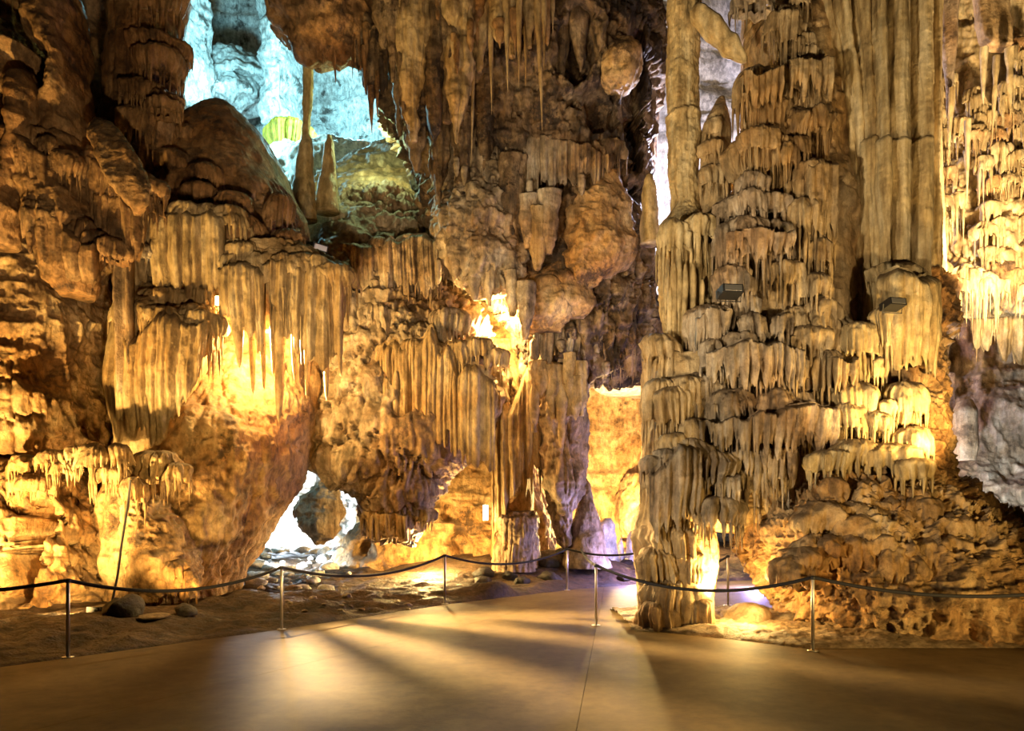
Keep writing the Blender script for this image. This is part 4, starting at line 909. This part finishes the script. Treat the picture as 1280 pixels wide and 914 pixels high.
rock(158, 782, 52, 'dark', 'large dark rock at the foot of the left wall', sq=1.2)  # dark stone colour stands in for the shade this rock lies in
rock(195, 784, 40, False, 'flat pale topped stone lying right of the large dark rock', sq=.35)
rock(232, 780, 30, 'dark', 'small dark stone behind the flat pale topped stone')
for i in range(110): rock(random.uniform(312,440), random.uniform(700,748), random.uniform(8,26), True, 'white rubble stone on the floor of the low passage', 'white rubble in the low passage')
for i in range(22): rock(random.uniform(330,520), random.uniform(752,776), random.uniform(5,13), False, 'small brown stone on the earth beside the path kerb', 'small stones beside the kerb') 
for i in range(44): rock(*random.choice([(random.uniform(686,800), random.uniform(716,729)), (random.uniform(600,690), random.uniform(731,735))]), random.uniform(12,30), 'dark', 'dark stone at the far end of the earth bank', 'dark stones at the end of the bank')
for px, py, wd, sq, lb in [(932,778,70,.75,'big yellow lit boulder lying under the arch'), (905,789,26,1.,'pale angular stone leaning on the short column'), (962,787,30,1.1,'pointed yellow lit stone right of the big boulder under the arch'), (922,793,26,.8,'small yellow lit stone in front of the big boulder under the arch'), (985,800,26,.6,'low flat stone at the foot of the mound under the arch')]:
    rock(px, py, wd, False, lb, 'yellow lit stones under the arch', sq*1.5)
for i, (px, py, wd, Y) in enumerate([(1200,622,34,11.6), (1226,634,36,11.5), (1248,644,22,11.4)]):
    o = obj('rock', DARKR[i]); k_ = Y/F; o.location = P(px, py, Y); o.scale = (wd*k_*.6, wd*k_*.6, wd*k_*.7)
    tag(o, ['dark jagged rock on the shoulder of the mound, leftmost of three', 'dark jagged rock on the shoulder of the mound, middle of three', 'small dark rock on the shoulder of the mound, rightmost of three'][i], 'rock', 'dark rocks on the shoulder of the mound')
# lamps and fittings
fl_me = box_mesh('housing', .34, .22, .26, M['black']); gl_me = box_mesh('glass', .28, .012, .2, M['glow'])
def fitting(px, py, Y, rz, label, cat='lamp', on=True, s=1.):
    t = tag(empty('floodlight', P(px, py, Y)), label, cat)
    t.rotation_euler = (0, 0, rz); t.scale = (s, s, s)
    obj('housing', fl_me, t); g = obj('glass', gl_me, t); g.location = (0, -.115, 0)
    return t
x, y = gp(128, 778)
for px, py, Y, rz, lb, sx_, pit in [(912,365,10.05,.12,'dark floodlight resting on a ledge of the tiered column',1.0,-.15), (1116,381,10.3,.2,'floodlight lying on the ledge below the pleated column',.9,-.2), (396,309,15.3,.8,'dark floodlight on the ledge right of the stalactite curtain',1.2,.3)]:
    f_ = tag(empty('floodlight', P(px, py, Y)), lb, 'lamp'); f_.rotation_euler = (pit, 0, rz); f_.scale = (sx_, sx_, sx_*.55)
    h_ = obj('housing', box_mesh('housing', .30, .26, .22, M['black']), f_)
    g_ = obj('glass', box_mesh('glass', .25, .012, .16, M['steel']), f_); g_.location = (0, -.134, 0)
    b_ = obj('bracket', tube_mesh('bracket', [(-.17,0,0), (-.17,.04,-.22), (.17,.04,-.22), (.17,0,0)], .012, M['black']), f_)
for px, py, Y, w_, h_, m_, lb in [(607,641,17.35,.11,.36,'glow','small upright glowing lamp on the wall left of the fluted column'), (273,376,12.75,.10,.16,'glowdim','tiny orange lamp in the gap at the left of the stalactite curtain')]:
    f_ = tag(empty('wall_lamp', P(px, py, Y)), lb, 'lamp')
    obj('glass', box_mesh('glass', w_, .06, h_, M[m_]), f_); b_ = obj('back_plate', box_mesh('back_plate', w_*1.15, .04, h_*1.12, M['black']), f_); b_.location = (0, .06, 0)
t = fitting(126, 768, y-.1, math.radians(-100), 'black floodlight standing on the ground and shining on the left wall', on=True)
# cable down the left bulge
pts = [P(163,600,11.4), P(160,630,11.35), P(152,680,11.2), P(147,720,11.1), P(138,762,11.0)]
tag(obj('power_cable', tube_mesh('power_cable', pts, .018, M['cable'])), 'thin dark power cable running down the left wall', 'cable')

sc.cycles.use_denoising = True
